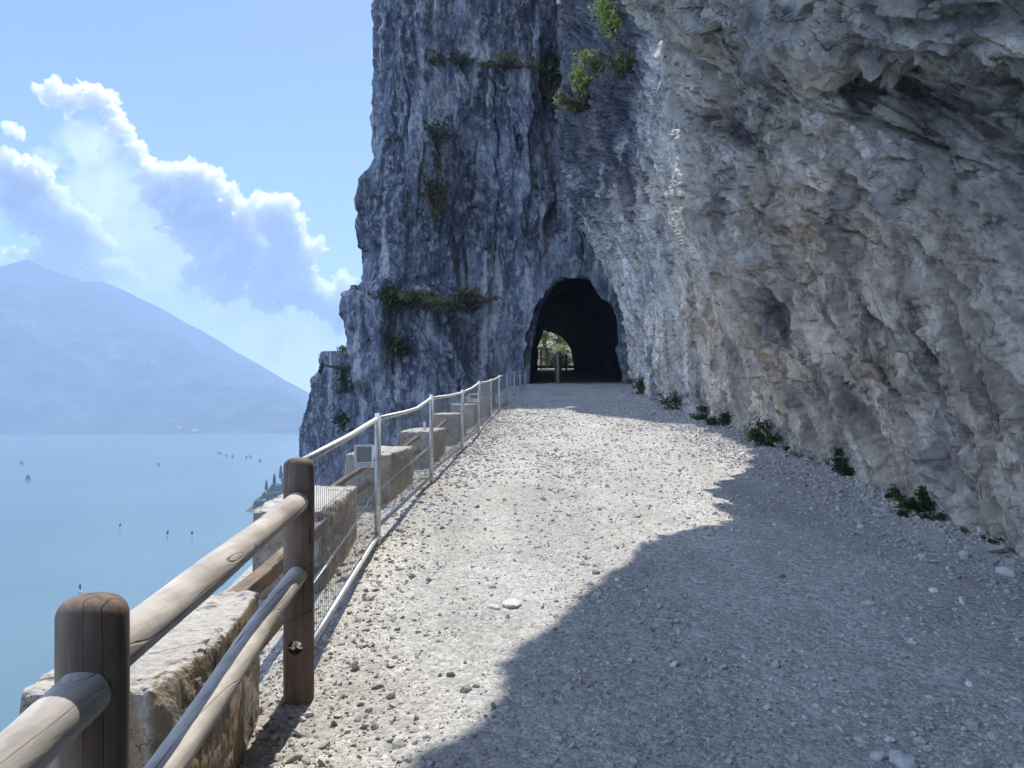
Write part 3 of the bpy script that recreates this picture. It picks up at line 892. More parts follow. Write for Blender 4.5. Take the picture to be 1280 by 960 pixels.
def cloud(label, blobs, seed, mat=None):
    r = np.random.default_rng(seed)
    balls = []
    for px, py, rad in blobs:
        c = np.array(at(px, py, DC)); R0 = rad * 1.16 / 960 * DC
        balls.append((c, R0 * .8))
        for _ in range(34):
            v = r.normal(size=3); v /= np.linalg.norm(v)
            v[2] = abs(v[2]) * .9 - .25
            c1 = c + v * R0 * .72; r1 = R0 * r.uniform(.28, .5)
            balls.append((c1, r1))
            for _ in range(12):
                v2 = r.normal(size=3); v2 /= np.linalg.norm(v2)
                if v2 @ v < -.2: continue
                c2 = c1 + v2 * r1 * .8; r2 = r1 * r.uniform(.25, .5)
                balls.append((c2, r2))
    V = []; Fc = []; n0 = 0
    for c, rr in balls:
        V.append(ICO3 * rr + c); Fc.append(ICO3F + n0); n0 += len(ICO3)
    V = np.concatenate(V); Fc = np.concatenate(Fc)
    cn = np.concatenate([np.repeat(c[None], len(ICO3), 0) for c, _ in balls])
    rr = np.concatenate([np.full(len(ICO3), q) for _, q in balls])
    n_ = (V - cn) / rr[:, None]
    me = bpy.data.meshes.new('tmp'); me.from_pydata(V.tolist(), [], Fc.tolist())
    tmp = bpy.data.objects.new('tmp', me); COL.objects.link(tmp)
    md = tmp.modifiers.new('m', 'REMESH'); md.mode = 'VOXEL'; md.voxel_size = CLOUD_VOX
    bpy.context.view_layer.update()
    me2 = bpy.data.meshes.new_from_object(tmp.evaluated_get(bpy.context.evaluated_depsgraph_get()))
    bpy.data.objects.remove(tmp)
    nv_ = len(me2.vertices); V = np.empty(nv_ * 3, np.float32); me2.vertices.foreach_get('co', V); V = V.reshape(-1, 3)
    Nn = np.empty(nv_ * 3, np.float32); me2.vertices.foreach_get('normal', Nn); Nn = Nn.reshape(-1, 3)
    b2 = 1 - np.abs(perlin(V / 150)) * 2; b3 = 1 - np.abs(perlin(V / 70 + 9)) * 2; b4 = 1 - np.abs(perlin(V / 34 + 9)) * 2
    V = V + Nn * ((b2 * 55 + b3 * 38 + b4 * 20) * -1 + 30)[:, None] + Nn * (fbm(V / 400, 2) * 60)[:, None]
    me2.vertices.foreach_set('co', V.ravel()); me2.update()
    me2.polygons.foreach_set('use_smooth', np.ones(len(me2.polygons), dtype=bool))
    me2.materials.clear(); me2.materials.append(mat or cl_m)
    o = bpy.data.objects.new('cloud', me2); COL.objects.link(o)
    return tag(o, label, 'cloud', 'cumulus clouds over the lake', 'structure')
veil_m = cl_m.copy(); veil_m.name = 'cloud_veil'
veil_m.node_tree.nodes['Principled Volume'].inputs['Density'].default_value = .0013
cloud('soft hazy cloud body hanging under the tall cumulus',
      [(105, 175, 34), (140, 230, 40), (110, 250, 34), (170, 290, 46), (215, 330, 46), (260, 370, 44), (320, 400, 44), (380, 430, 40), (420, 430, 40), (160, 350, 34), (60, 200, 20)], 3, veil_m)
cloud('tall white cumulus cloud rising beside the cliff',
      [(62, 118, 17), (85, 125, 20), (112, 118, 20), (132, 128, 16), (100, 132, 12), (148, 160, 16), (165, 185, 17), (180, 205, 15),
       (205, 220, 22), (232, 222, 24), (262, 232, 20), (290, 236, 11), (200, 250, 22), (235, 262, 30), (270, 268, 28), (305, 262, 16),
       (345, 262, 22), (365, 275, 20), (335, 285, 20), (390, 310, 16), (375, 330, 26), (240, 300, 24), (290, 320, 34), (330, 335, 34), (380, 365, 30),
       (250, 345, 22), (280, 365, 24), (340, 375, 24), (410, 380, 26), (435, 370, 18), (430, 400, 20), (140, 143, 14), (190, 222, 14), (325, 248, 14), (360, 300, 24), (300, 290, 26), (265, 310, 26), (215, 285, 18), (430, 350, 14)], 1)
cloud('lower white cumulus cloud above the hazy mountain',
      [(20, 165, 10), (8, 210, 24), (40, 220, 26), (62, 245, 20), (20, 250, 26), (55, 275, 28), (95, 275, 22), (118, 300, 20), (80, 305, 24), (60, 330, 24), (110, 335, 26), (145, 340, 16), (165, 350, 10), (20, 320, 16)], 2)

# ------------------------------------------------------------------ loose gravel (uncountable)
def stones(n, sampler, seed):
    r = np.random.default_rng(seed)
    x, y, s = sampler(r, n)
    z = ground_z(x, y) + fbm(np.stack([x * 9, y * 9, 0 * x], -1), 3) * .0 
    n = len(x)
    base = np.repeat(ICO1[None], n, 0)
    base = base * (1 + r.normal(0, .17, (n, len(ICO1), 1))).clip(.6, 1.4)
    sc = np.stack([r.uniform(.7, 1.25, n), r.uniform(.55, 1.1, n), r.uniform(.3, .6, n)], -1) * s[:, None]
    base = base * sc[:, None, :]
    q = r.normal(size=(n, 4)); q[:, 1:3] *= .35; q /= np.linalg.norm(q, axis=1)[:, None]
    w_, a, b, c = q.T
    Rm = np.stack([1 - 2 * (b * b + c * c), 2 * (a * b - c * w_), 2 * (a * c + b * w_),
                   2 * (a * b + c * w_), 1 - 2 * (a * a + c * c), 2 * (b * c - a * w_),
                   2 * (a * c - b * w_), 2 * (b * c + a * w_), 1 - 2 * (a * a + b * b)], -1).reshape(n, 3, 3)
    base = np.einsum('nij,nkj->nki', Rm, base)
    base += np.stack([x, y, z + s * .12], -1)[:, None, :]
    Fc = (ICO1F[None] + (np.arange(n) * len(ICO1))[:, None, None]).reshape(-1, 3)
    tone = np.repeat(r.beta(2.6, 2.2, n), len(ICO1))
    return base.reshape(-1, 3), Fc, tone

def gravel_sampler(r, n):
    # roughly even on the picture: distance log-uniform-ish
    y = 2.3 * (30 / 2.3) ** (r.random(n) ** 1.4)
    x = fence_x(y) - .75 + r.random(n) * (5.5 - fence_x(y) + .6)
    P_ = np.stack([x, y, 0 * x], -1)
    dens = .5 + .9 * fbm(P_ * .5 + 3, 3) + .35 * fbm(P_ * 2.2, 2)
    edge = np.exp(-((x - fence_x(y)) / .55) ** 2) + sstep(2.6, 4.2, x)
    track = np.exp(-((x - 1.15 - .04 * y) / .38) ** 2) + np.exp(-((x - 2.95 - .03 * y) / .38) ** 2)
    keep = r.random(n) < np.clip(dens * (1 - .65 * track) + .6 * edge, .10, 1)
    x, y, edge = x[keep], y[keep], edge[keep]
    s = np.maximum(.0036, .00064 * y) * r.lognormal(0, .72, len(x)) * (1 + .55 * edge)
    return x, y, np.minimum(s, .035)
V1, F1, T1 = stones(125000, gravel_sampler, 11)
def talus_sampler(r, n):
    y = r.uniform(3.5, 36, n) ** 1.0
    xb = np.interp(y, _wy, [q[1] for q in _wx])
    x = xb - np.abs(r.normal(0, .55, n)) + .15
    s = .014 * r.lognormal(0, .6, n) * (1 + .02 * y)
    return x, y, np.minimum(s, .12)
V2, F2, T2 = stones(6500, talus_sampler, 12)
def pebble_sampler(r, n):
    y = 2.5 * (15 / 2.5) ** (r.random(n) ** 1.2)
    x = .2 + r.random(n) * 4.6
    P_ = np.stack([x, y, 0 * x], -1)
    keep = r.random(n) < np.clip(.35 + 1.3 * fbm(P_ * .8 + 13, 4) + .4 * sstep(2.4, 4.4, x), .04, 1)
    x, y = x[keep], y[keep]
    s = .0075 * r.lognormal(0, .5, len(x)) * (1 + .05 * y)
    return x, y, np.minimum(s, .045)
V3, F3, T3 = stones(17000, pebble_sampler, 13)
T3 = np.clip(T3 + .12, 0, 1)
V = np.concatenate([V1, V2, V3]); Fc = np.concatenate([F1, F2 + len(V1), F3 + len(V1) + len(V2)]); T_ = np.concatenate([T1, T2, T3])
gr = new_mesh('gravel', V, Fc, M['stone'], attrs={'tone': T_})
tag(gr, 'loose crushed stones strewn over the road', 'gravel', None, 'stuff')

# larger single stones one can pick out
def boulder(px, py, size, label, flat=.5, col=(.50, .48, .44), seed=0):
    d = 4.0
    for _ in range(30):
        d = max(.5, -float(zg(d)) / max(.02, (py - HORIZON) / F_PX)) * .5 + d * .5
    x = (px - 640) / F_PX * d
    bm = bmesh.new(); bmesh.ops.create_icosphere(bm, subdivisions=3, radius=1)
    V = np.array([v.co[:] for v in bm.verts]); Fc = np.array([[v.index for v in f.verts] for f in bm.faces]); bm.free()
    f_ = facets(V * 1.3 + seed * 3.7) * .22 + fbm(V * 2 + seed, 3) * .12
    V = V * (1 + f_)[:, None] * size * np.array((1, .75, flat))
    a = seed * 1.3; ca, sa = math.cos(a), math.sin(a)
    V = np.stack([V[:, 0] * ca - V[:, 1] * sa, V[:, 0] * sa + V[:, 1] * ca, V[:, 2]], 1)
    z = float(ground_z(np.array([x]), np.array([d]))[0]) + size * flat * .25
    o = new_mesh('stone', V, Fc, big_stone_mat(col))
    o.location = (x, d, z)
    return tag(o, label, 'stone', 'larger loose stones on the road')
boulder(640, 757, .085, 'flat pale slab of stone sunk in the sunlit middle of the road', .28, (.56, .54, .50), 1)
boulder(617, 762, .05, 'small pale stone just left of the flat slab in the sun', .35, (.54, .52, .48), 2)
boulder(582, 862, .032, 'grey rounded stone on sunlit gravel just before the shadow edge', .7, (.34, .33, .31), 3)
boulder(745, 719, .035, 'dark stone lying on the tip of the shadow edge', .6, (.22, .21, .20), 4)
boulder(827, 781, .05, 'flat stone in the shade just inside the shadow edge', .35, (.45, .44, .42), 5)
boulder(1128, 952, .07, 'broad flat stone in the shade at the bottom of the view', .35, (.52, .51, .48), 6)
boulder(1085, 757, .045, 'pale stone in the shade halfway to the rock wall', .5, (.5, .49, .46), 7)
boulder(1205, 697, .06, 'rounded pale stone among rubble at the foot of the overhang', .6, (.55, .53, .5), 8)

# ------------------------------------------------------------------ plants
def plant(name, label, cat, spots, n, leaf, mat, group=None, stems=True, kind=None, seed=0, up=0.0):
    """spots: list of (x,y,z,rx,ry,rz) ellipsoids filled with leaf faces"""
    r = np.random.default_rng(seed + 100)
    sub = []
    for (x, y, z, rx, ry, rz) in spots:
        for q in range(6):
            o3 = r.normal(0, .5, 3); f = r.uniform(.22, .62)
            sub.append((x + o3[0] * rx, y + o3[1] * ry, z + o3[2] * rz, rx * f, ry * f, rz * f * r.uniform(.6, 1.3)))
    spots = sub
    V = []; tone = []
    tot = sum(s[3] * s[4] * s[5] for s in spots)
    for (x, y, z, rx, ry, rz) in spots:
        m = max(8, int(n * rx * ry * rz / tot))
        v = r.normal(size=(m, 3)); v /= np.linalg.norm(v, axis=1)[:, None]
        v *= (r.random(m) ** .6 * r.uniform(.7, 1.5, m) ** 1.3)[:, None]
        # clumps
        v += .18 * np.stack([perlin(v * 3 + 5 + seed), perlin(v * 3 + 25), perlin(v * 3 + 45)], -1)
        keep = perlin(v * 2.6 + seed * 3) > -.22
        v = v[keep]; m = len(v)
        C = v * np.array((rx, ry, rz)) + np.array((x, y, z))
        a = r.normal(size=(m, 3)); a /= np.linalg.norm(a, axis=1)[:, None]
        a[:, 2] = a[:, 2] * (1 - up) + up * 1.6; a /= np.linalg.norm(a, axis=1)[:, None]
        b = r.normal(size=(m, 3)); b -= (a * b).sum(1)[:, None] * a; b /= np.linalg.norm(b, axis=1)[:, None]
        L = leaf * r.uniform(.6, 1.4, m)[:, None]
        wd = .38 * (1 - .75 * up)
        q = np.stack([C - a * L, C + b * L * wd, C + a * L, C - b * L * wd], 1)
        V.append(q.reshape(-1, 3)); tone.append(np.repeat(r.random(m), 4))
    V = np.concatenate(V); tone = np.concatenate(tone)
    Fc = np.arange(len(V)).reshape(-1, 4)
    base = np.array([np.mean([s[0] for s in spots]), np.mean([s[1] for s in spots]), min(s[2] - s[5] * .7 for s in spots)])
    if not stems:
        o = new_mesh(name, V - base, Fc, mat, attrs={'tone': tone}); o.location = base
        return tag(o, label, cat, group, kind)
    root = empty(name, base); tag(root, label, cat, group, kind)
    new_mesh('foliage', V - base, Fc, mat, root, attrs={'tone': tone})
    mb = MB()
    for (x, y, z, rx, ry, rz) in spots:
        c = np.array((x, y, z)) - base
        for _ in range(2):
            e = c + r.normal(size=3) * np.array((rx, ry, rz)) * .45
            mid = (c * .5 + e * .3) + np.array((0, 0, .1 * rz))
            mb.tube([(0, 0, 0), mid, e], [leaf * .22 + .004, leaf * .15 + .002, leaf * .06 + .001], 5)
    mb.build('stem', M['bark'], root)
    return root

def ray_wall(px, py, P, lo, hi):
    """depth of the nearest displaced surface point seen at a pixel"""
    m = (P[:, 1] > lo) & (P[:, 1] < hi)
    S = P[m]
    u = 640 + S[:, 0] / S[:, 1] * F_PX; v = HORIZON - S[:, 2] / S[:, 1] * F_PX
    e = (u - px) ** 2 + (v - py) ** 2
    idx = np.where(e < max(9, e.min() * 1.5))[0]
    return S[idx[np.argmin(S[idx, 1])]]
WALLP = Pw; CLIFFP = Pc
g1 = 'plants at the foot of the rock wall'
for i, (px, py, sz, lab) in enumerate([
        (845, 508, .42, 'largest dark green bush at the foot of the rock where the shadow begins'),
        (803, 490, .38, 'dark bush at the rock foot closest to the tunnel mouth'),
        (880, 522, .22, 'small dark green plant right beside the largest bush on the near side'),
        (905, 530, .20, 'low tuft at the rock foot where the sunlit gravel meets the wall'),
        (965, 556, .26, 'scraggly green plant growing up the foot of the rock behind the shade'),
        (1060, 602, .17, 'small green sprig at the rock foot between the scraggly plant and the corner'),
        (1160, 632, .12, 'tiny weed among rubble under the near overhang')]):
    p = ray_wall(px, py, WALLP, 4, 37)
    sz *= 1.5
    x, y = p[0] - sz * .35, p[1]
    z = float(ground_z(np.array([x]), np.array([y]))[0])
    plant('bush', lab, 'bush', [(x, y, z + sz * .5, sz * .8, sz * .8, sz * .65), (x + sz * .5, y + sz * .6, z + sz * .35, sz * .6, sz * .7, sz * .5)],
          1500, .022 + sz * .04, M['leaf_dark'], g1, seed=i)
rw_ = np.random.default_rng(33)
for i in range(26):
    y = float(5.5 * (34 / 5.5) ** rw_.random()); 
    m_ = (np.abs(WALLP[:, 1] - y) < .15) & (WALLP[:, 2] - float(zg(y)) > 0) & (WALLP[:, 2] - float(zg(y)) < .35)
    x = float(WALLP[m_, 0].min()) - rw_.uniform(.0, .22); sz = rw_.uniform(.05, .11) * (.7 + y * .035)
    z = float(ground_z(np.array([x]), np.array([y]))[0])
    mt = 'grass_dry' if rw_.random() < .45 else 'leaf_dark'
    plant('weed_tuft', 'dry grassy weed tuft in the fringe at the foot of the rock wall' if mt == 'grass_dry' else 'low green weed tuft in the fringe at the foot of the rock wall', 'weed',
          [(x, y, z + sz * .3, sz, sz * 1.5, sz * .6)], 240, .012 + sz * .13, M[mt], 'weed tufts fringing the rock wall', stems=False, seed=300 + i, up=.35 if mt == 'grass_dry' else .1)
g2 = 'plants growing on the rock buttress above the tunnel'
for i, (px, py, rx, rz, mt, lab) in enumerate([
        (765, 30, .85, .75, 'leaf_lit', 'yellow green leafy bush highest on the buttress above the tunnel'),
        (740, 78, 1.0, .8, 'leaf_lit', 'broad yellow green bush midway down the buttress edge'),
        (725, 100, .5, .9, 'leaf_lit', 'narrow yellow green bush hanging on the left buttress edge'),
        (777, 88, 1.1, .35, 'grass_dry', 'dry grass tuft on the narrow ledge right of the broad bush'),
        (786, 72, .5, .4, 'grass_dry', 'small faded tuft directly above the dry grass ledge'),
        (727, 130, .8, .35, 'grass_dry', 'pale dry tuft lowest on the left buttress edge')]):
    p = ray_wall(px, py, WALLP, 30, 43)
    x, y, z = p[0], p[1] - .35, p[2]
    sp = [(x, y, z, rx, .5, rz), (x + rx * .6, y, z - rz * .4, rx * .6, .4, rz * .5)]
    plant('bush', lab, 'bush', sp, 1100, .11 if mt == 'leaf_lit' else .16, M[mt], g2, seed=20 + i, up=0 if mt == 'leaf_lit' else .5)
g3 = 'plants growing on the tall blue cliff'
for i, (px, py, rx, rz, n, mt, lab) in enumerate([
        (692, 95, 1.0, 1.6, 2600, 'leaf_dark', 'large dark bush in the gully beside the buttress'),
        (700, 135, .8, .7, 1000, 'leaf_dark', 'smaller dark bush hanging under the large gully bush'),
        (640, 82, 1.6, .28, 700, 'grass_dry', 'thin grassy strip on the high ledge left of the gully'),
        (570, 75, 1.1, .35, 260, 'leaf_dark', 'patch of scrub high on the left of the cliff'),
        (545, 165, .8, .8, 160, 'leaf_dark', 'small scrub patch in the middle of the cliff'),
        (540, 230, .9, 1.6, 420, 'leaf_dark', 'dark scrub hanging in the hollow above the ledge'),
        (500, 372, 1.1, .45, 2000, 'leaf_dark', 'dark green scrub on the left end of the ledge'),
        (540, 374, 1.4, .5, 2600, 'grass_dry', 'grassy strip on the middle of the ledge'),
        (585, 372, 1.2, .35, 1700, 'grass_dry', 'thin grass trailing off the right end of the ledge'),
        (495, 430, .5, .6, 600, 'leaf_dark', 'dark bush on the bulging rock under the ledge')]):
    p = ray_wall(px, py, CLIFFP, 36, 50)
    x, y, z = p[0], p[1] - (.7 if i < 2 else .25), p[2]
    plant('bush', lab, 'bush', [(x, y, z, rx, .7, rz), (x + rx * .5, y, z - rz * .3, rx * .7, .6, rz * .7), (x - rx * .6, y, z + .1, rx * .6, .6, rz * .6)],
          int(n * 1.4), .13, M[mt], g3, seed=40 + i, up=0 if mt == 'leaf_dark' else .5)
g4 = 'plants on the rock pillar'
for i, (px, py, rx, rz, lab, mt) in enumerate([
        (424, 442, 1.15, .14, 'grassy scrub crowning the rock pillar', 'grass_dry'),
        (432, 437, .8, .28, 'low leafy shrub on top of the rock pillar', 'leaf_dark'),
        (402, 462, .16, .5, 'green bush hanging down the left edge of the rock pillar', 'leaf_dark'),
        (432, 482, 1.1, 1.0, 'dark trailing bush on the face of the rock pillar', 'leaf_dark'),
        (430, 525, 1.0, .9, 'dark bush low on the face of the rock pillar', 'leaf_dark')]):
    p = np.array(at(px, py, 59.6 if i > 1 else 62.5)); 
    plant('bush', lab, 'bush', [(p[0], p[1], p[2], rx, 1.5 if i < 2 else .3, rz)], 1300 if i == 0 else 550, .13, M[mt], g4, seed=60 + i, up=.3 if i == 0 else 0)
# scrub seen through the tunnel
for i, (px, py, lab) in enumerate([(684, 428, 'upper green bush seen through the tunnel'), (692, 452, 'lower green bush seen through the tunnel'), (706, 446, 'pale bush behind the railing beyond the tunnel')]):
    p = np.array(at(px, py, 67))
    plant('bush', lab, 'bush', [(p[0], p[1], p[2] - .2, 1.0, 1.0, .8)], 350, .14, M['leaf_dark'], 'bushes beyond the tunnel', seed=80 + i)

# far wood on the headland, with three trees that stand clear
r = np.random.default_rng(5)
V = []; Fc = []; tn = []; n0 = 0
for i in range(420):
    k_ = r.integers(0, 120 * 60)
    p = Ph[k_]
    if p[2] < LAKE_Z + 3: continue
    s = r.uniform(2.2, 4.5)
    v = ICO1 * (1 + r.normal(0, .2, (len(ICO1), 1))) * np.array((s, s, s * r.uniform(.8, 1.4))) + p + (0, 0, s * .6)
    V.append(v); Fc.append(ICO1F + n0); n0 += len(ICO1); tn.append(np.full(len(ICO1), r.random()))
wood = new_mesh('woods', np.concatenate(V), np.concatenate(Fc), M['leaf_dark'], attrs={'tone': np.concatenate(tn)})
tag(wood, 'dark woods covering the headland by the water', 'woods', None, 'stuff')
for i, (px, py, h_, lab) in enumerate([(333, 604, 9, 'pointed dark cypress tree nearest the tip of the headland'), (343, 597, 10, 'middle one of three pointed cypress trees on the headland'), (351, 590, 13, 'tallest pointed cypress tree on the headland, beside the wooden post')]):
    p = np.array(at(px, py + 8, dH + 30)); root = empty('cypress_tree', p)
    tag(root, lab, 'tree', 'cypress trees on the headland')
    mb = MB(); mb.tube([(0, 0, -4), (0, 0, h_ * .3)], [.3, .2], 6); mb.build('trunk', M['bark'], root)
    v = r.normal(size=(500, 3)); v /= np.linalg.norm(v, axis=1)[:, None]
    t = r.random(500); rad = .16 * h_ * np.sin(np.pi * np.clip(t * .9 + .1, 0, 1)) ** .7 * (1.05 - t)
    C = np.stack([v[:, 0] * rad, v[:, 1] * rad, t * h_], -1)
    a = r.normal(size=(500, 3)) * .5; b = r.normal(size=(500, 3)) * .5
    q = np.stack([C - a, C + b, C + a, C - b], 1).reshape(-1, 3)
    new_mesh('crown', q, np.arange(2000).reshape(-1, 4), M['leaf_dark'], root, attrs={'tone': np.repeat(r.random(500), 4)})

# ------------------------------------------------------------------ stone parapet blocks
def parapet_block(y0, y1, zt, xr0, xr1, width, label, seed, depth=1.5):
    """rough block; right face runs xr0->xr1, top at zt"""
    nx, ny, nz = (60, 130, 70) if seed == 1 else (30, 56, 40)
    V = []; Fc = []; n0 = 0
    def surf(fn, a, b):
        nonlocal n0
        A, B = np.meshgrid(np.linspace(0, 1, a), np.linspace(0, 1, b), indexing='ij')
        p = fn(A, B); V.append(p.reshape(-1, 3)); Fc.append(grid_faces(a, b) + n0); n0 += a * b
    slope = .03
    def pos(u, v, w_):
        y = y0 + (y1 - y0) * v
        xr = xr0 + (xr1 - xr0) * v
        x = xr - width * (1 - u)
        z = zt - depth + (depth) * w_ + slope * (y - y0)
        return np.stack([x, y, z], -1)
    one = lambda a: np.ones_like(a)
    surf(lambda a, b: pos(a, b, one(a)), nx, ny)
    surf(lambda a, b: pos(one(a), a, b), ny, nz)
    surf(lambda a, b: pos(0 * a, a, b), ny, nz)
    surf(lambda a, b: pos(a, 0 * b, b), nx, nz)
    surf(lambda a, b: pos(a, one(b), b), nx, nz)
    V = np.concatenate(V); Fc = np.concatenate(Fc)
    c = np.array(((xr0 + xr1) / 2 - width / 2, (y0 + y1) / 2, zt - depth / 2))
    hs = np.array((width / 2, (y1 - y0) / 2, depth / 2))
    rel = (V - c) / hs
    # rounded corners + chips (function of position only, so seams stay closed)
    n4 = (np.abs(rel) ** 34).sum(1) ** (1 / 34)
    V = c + (V - c) / np.maximum(n4, 1)[:, None] ** .8
    cp = V * 1.0
    off = np.stack([fbm(cp * 3 + seed, 3), fbm(cp * 3 + 40 + seed, 3), fbm(cp * 3 + 80 + seed, 3)], -1) * .012
    edge = sstep(1.55, 1.95, np.sort(np.abs(rel), 1)[:, 1:].sum(1))
    chip = np.clip(facets(cp * 16 + seed), -.3, 1) * .012 * edge + np.clip(fbm(cp * 9 + seed, 4), -.2, 1) * .03 * edge + np.clip(fbm(cp * 24 + seed, 3), -.5, 1) * .010
    V = V + off - (V - c) / (np.linalg.norm(V - c, axis=1)[:, None]) * chip[:, None]
    base = np.array((c[0], y0, zt - depth))
    o = new_mesh('parapet_block', V - base, Fc, block_mat(seed), smooth=False)
    o.location = base
    return tag(o, label, 'stone block', 'stone parapet blocks along the lake side of the road')
labs = ['big pale stone parapet block in front, between the two wooden posts',
        'stone parapet block with cracked brown side just behind the second wooden post',
        'third stone parapet block, behind the small framed sign and first steel fence post',
        'fourth stone parapet block, with a small marker standing on its top',
        'fifth stone parapet block from the wooden railing',
        'sixth stone parapet block, beside the far small white sign',
        'seventh stone parapet block, low and pale behind the fence',
        'last stone parapet block before the shade by the tunnel']
starts = [2.34, 5.6, 9.0, 12.4, 15.8, 19.2, 22.6, 26.0]
for i, y0 in enumerate(starts):
    L_ = [1.28, 1.7, 1.8, 1.8, 1.8, 1.8, 1.8, 1.8][i]
    zt = [-.865, -.745, -.54, -.375, -.12, .10, .32, .55][i]
    if i == 0: a0, a1, wdt = -1.0, -1.19, .50
    elif i == 1: a0, a1, wdt = -1.31, -1.47, .58
    else:
        a0 = float(fence_x(y0)) - .33; a1 = float(fence_x(y0 + L_)) - .33; wdt = .58
    parapet_block(y0, y0 + L_, zt, a0, a1, wdt, labs[i], i + 1)

# masonry retaining wall carrying the road edge
def masonry_mat():
    m, nt, b = mat_new('retaining_masonry', .95, .1)
    tc = nt.nodes.new('ShaderNodeTexCoord'); sp = nt.nodes.new('ShaderNodeSeparateXYZ'); cb = nt.nodes.new('ShaderNodeCombineXYZ')
    nt.links.new(tc.outputs['Object'], sp.inputs[0])
    nt.links.new(math_n(nt, 'ADD', sp.outputs['X'], sp.outputs['Y']), cb.inputs[0]); nt.links.new(sp.outputs['Z'], cb.inputs[1])
    br = nt.nodes.new('ShaderNodeTexBrick'); nt.links.new(cb.outputs[0], br.inputs['Vector'])
    br.inputs['Scale'].default_value = 1.0; br.inputs['Brick Width'].default_value = .42; br.inputs['Row Height'].default_value = .2
    br.inputs['Mortar Size'].default_value = .012
    br.inputs['Color1'].default_value = (.24, .21, .17, 1); br.inputs['Color2'].default_value = (.34, .30, .25, 1); br.inputs['Mortar'].default_value = (.10, .09, .08, 1)
    c = mix(nt, 1.0, br.outputs['Color'], ramp(nt, noise(nt, mapping(nt, (1, 1, 1)), 5, 7, .7), [(.3, .6), (.7, 1.25)]), 'MULTIPLY')
    nt.links.new(c, b.inputs['Base Color'])
    p = bump(nt, b, br.outputs['Fac'], -.8, .03)
    bump(nt, b, noise(nt, mapping(nt, (1, 1, 1)), 9, 7, .7), .7, .03, p)
    return m
mb = MB()
yy_ = np.linspace(-2, 31, 34)
V = []
for y in yy_:
    xo = float(fence_x(y)) - .98; zt = float(zg(y)) - .13
    V += [(xo + .32, y, zt - .02), (xo - .02, y, zt - .02), (xo - .22, y, zt - 2.6), (xo + .32, y, zt - 2.6)]
Fc = []
for i in range(len(yy_) - 1):
    for k_ in range(4):
        Fc.append((i * 4 + k_, i * 4 + (k_ + 1) % 4, (i + 1) * 4 + (k_ + 1) % 4, (i + 1) * 4 + k_))
Fc += [(0, 3, 2, 1), tuple((len(yy_) - 1) * 4 + k_ for k_ in range(4))]
mb.add(V, Fc)
rw = mb.build('retaining_wall', masonry_mat())
tag(rw, 'old masonry retaining wall under the stone parapet blocks', 'wall')

# beams joining the blocks (old parapet rails)
gaps = [(3.45, 5.75, 'between the front block and the second block'), (7.1, 9.2, 'between the second and third stone blocks'), (10.6, 12.6, 'between the third and fourth stone blocks'), (14.0, 16.0, 'between the fourth and fifth stone blocks')]
for i, (a, b, txt) in enumerate(gaps):
    root = empty('parapet_rail', (0, 0, 0)); 
    tag(root, 'weathered double beam spanning the gap ' + txt, 'rail', 'weathered beams between the parapet blocks')
    xa = -1.36 if i == 0 else float(fence_x(a)) - .58; xb = -1.42 if i == 0 else float(fence_x(b)) - .58
    za = [-.97, -.80, -.62, -.46][i]; zb = [-.86, -.64, -.45, -.22][i]
    root.location = (xa, a, za)
    for dz, w_ in (((0, .085), (-.33, .075)) if i == 0 else ((.0, .05), (-.22, .05))):
        mb = MB(); n_ = 6
        V = []
        for t in np.linspace(0, 1, n_):
            c = np.array((xa + (xb - xa) * t - xa, a + (b - a) * t - a, za + (zb - za) * t + dz - za))
            sw = w_ / 2; j = r.normal(0, .002, 3)
            V += [c + (-sw, 0, -sw) + j, c + (sw, 0, -sw) + j, c + (sw, 0, sw) + j, c + (-sw, 0, sw) + j]
        Fc = [(0, 3, 2, 1), tuple((n_ - 1) * 4 + k_ for k_ in range(4))]
        for q in range(n_ - 1):
            for k_ in range(4): Fc.append((q * 4 + k_, q * 4 + (k_ + 1) % 4, (q + 1) * 4 + (k_ + 1) % 4, (q + 1) * 4 + k_))
        mb.add(V, Fc); mb.build('beam', M['wood_dark'], root, bevel=.006)

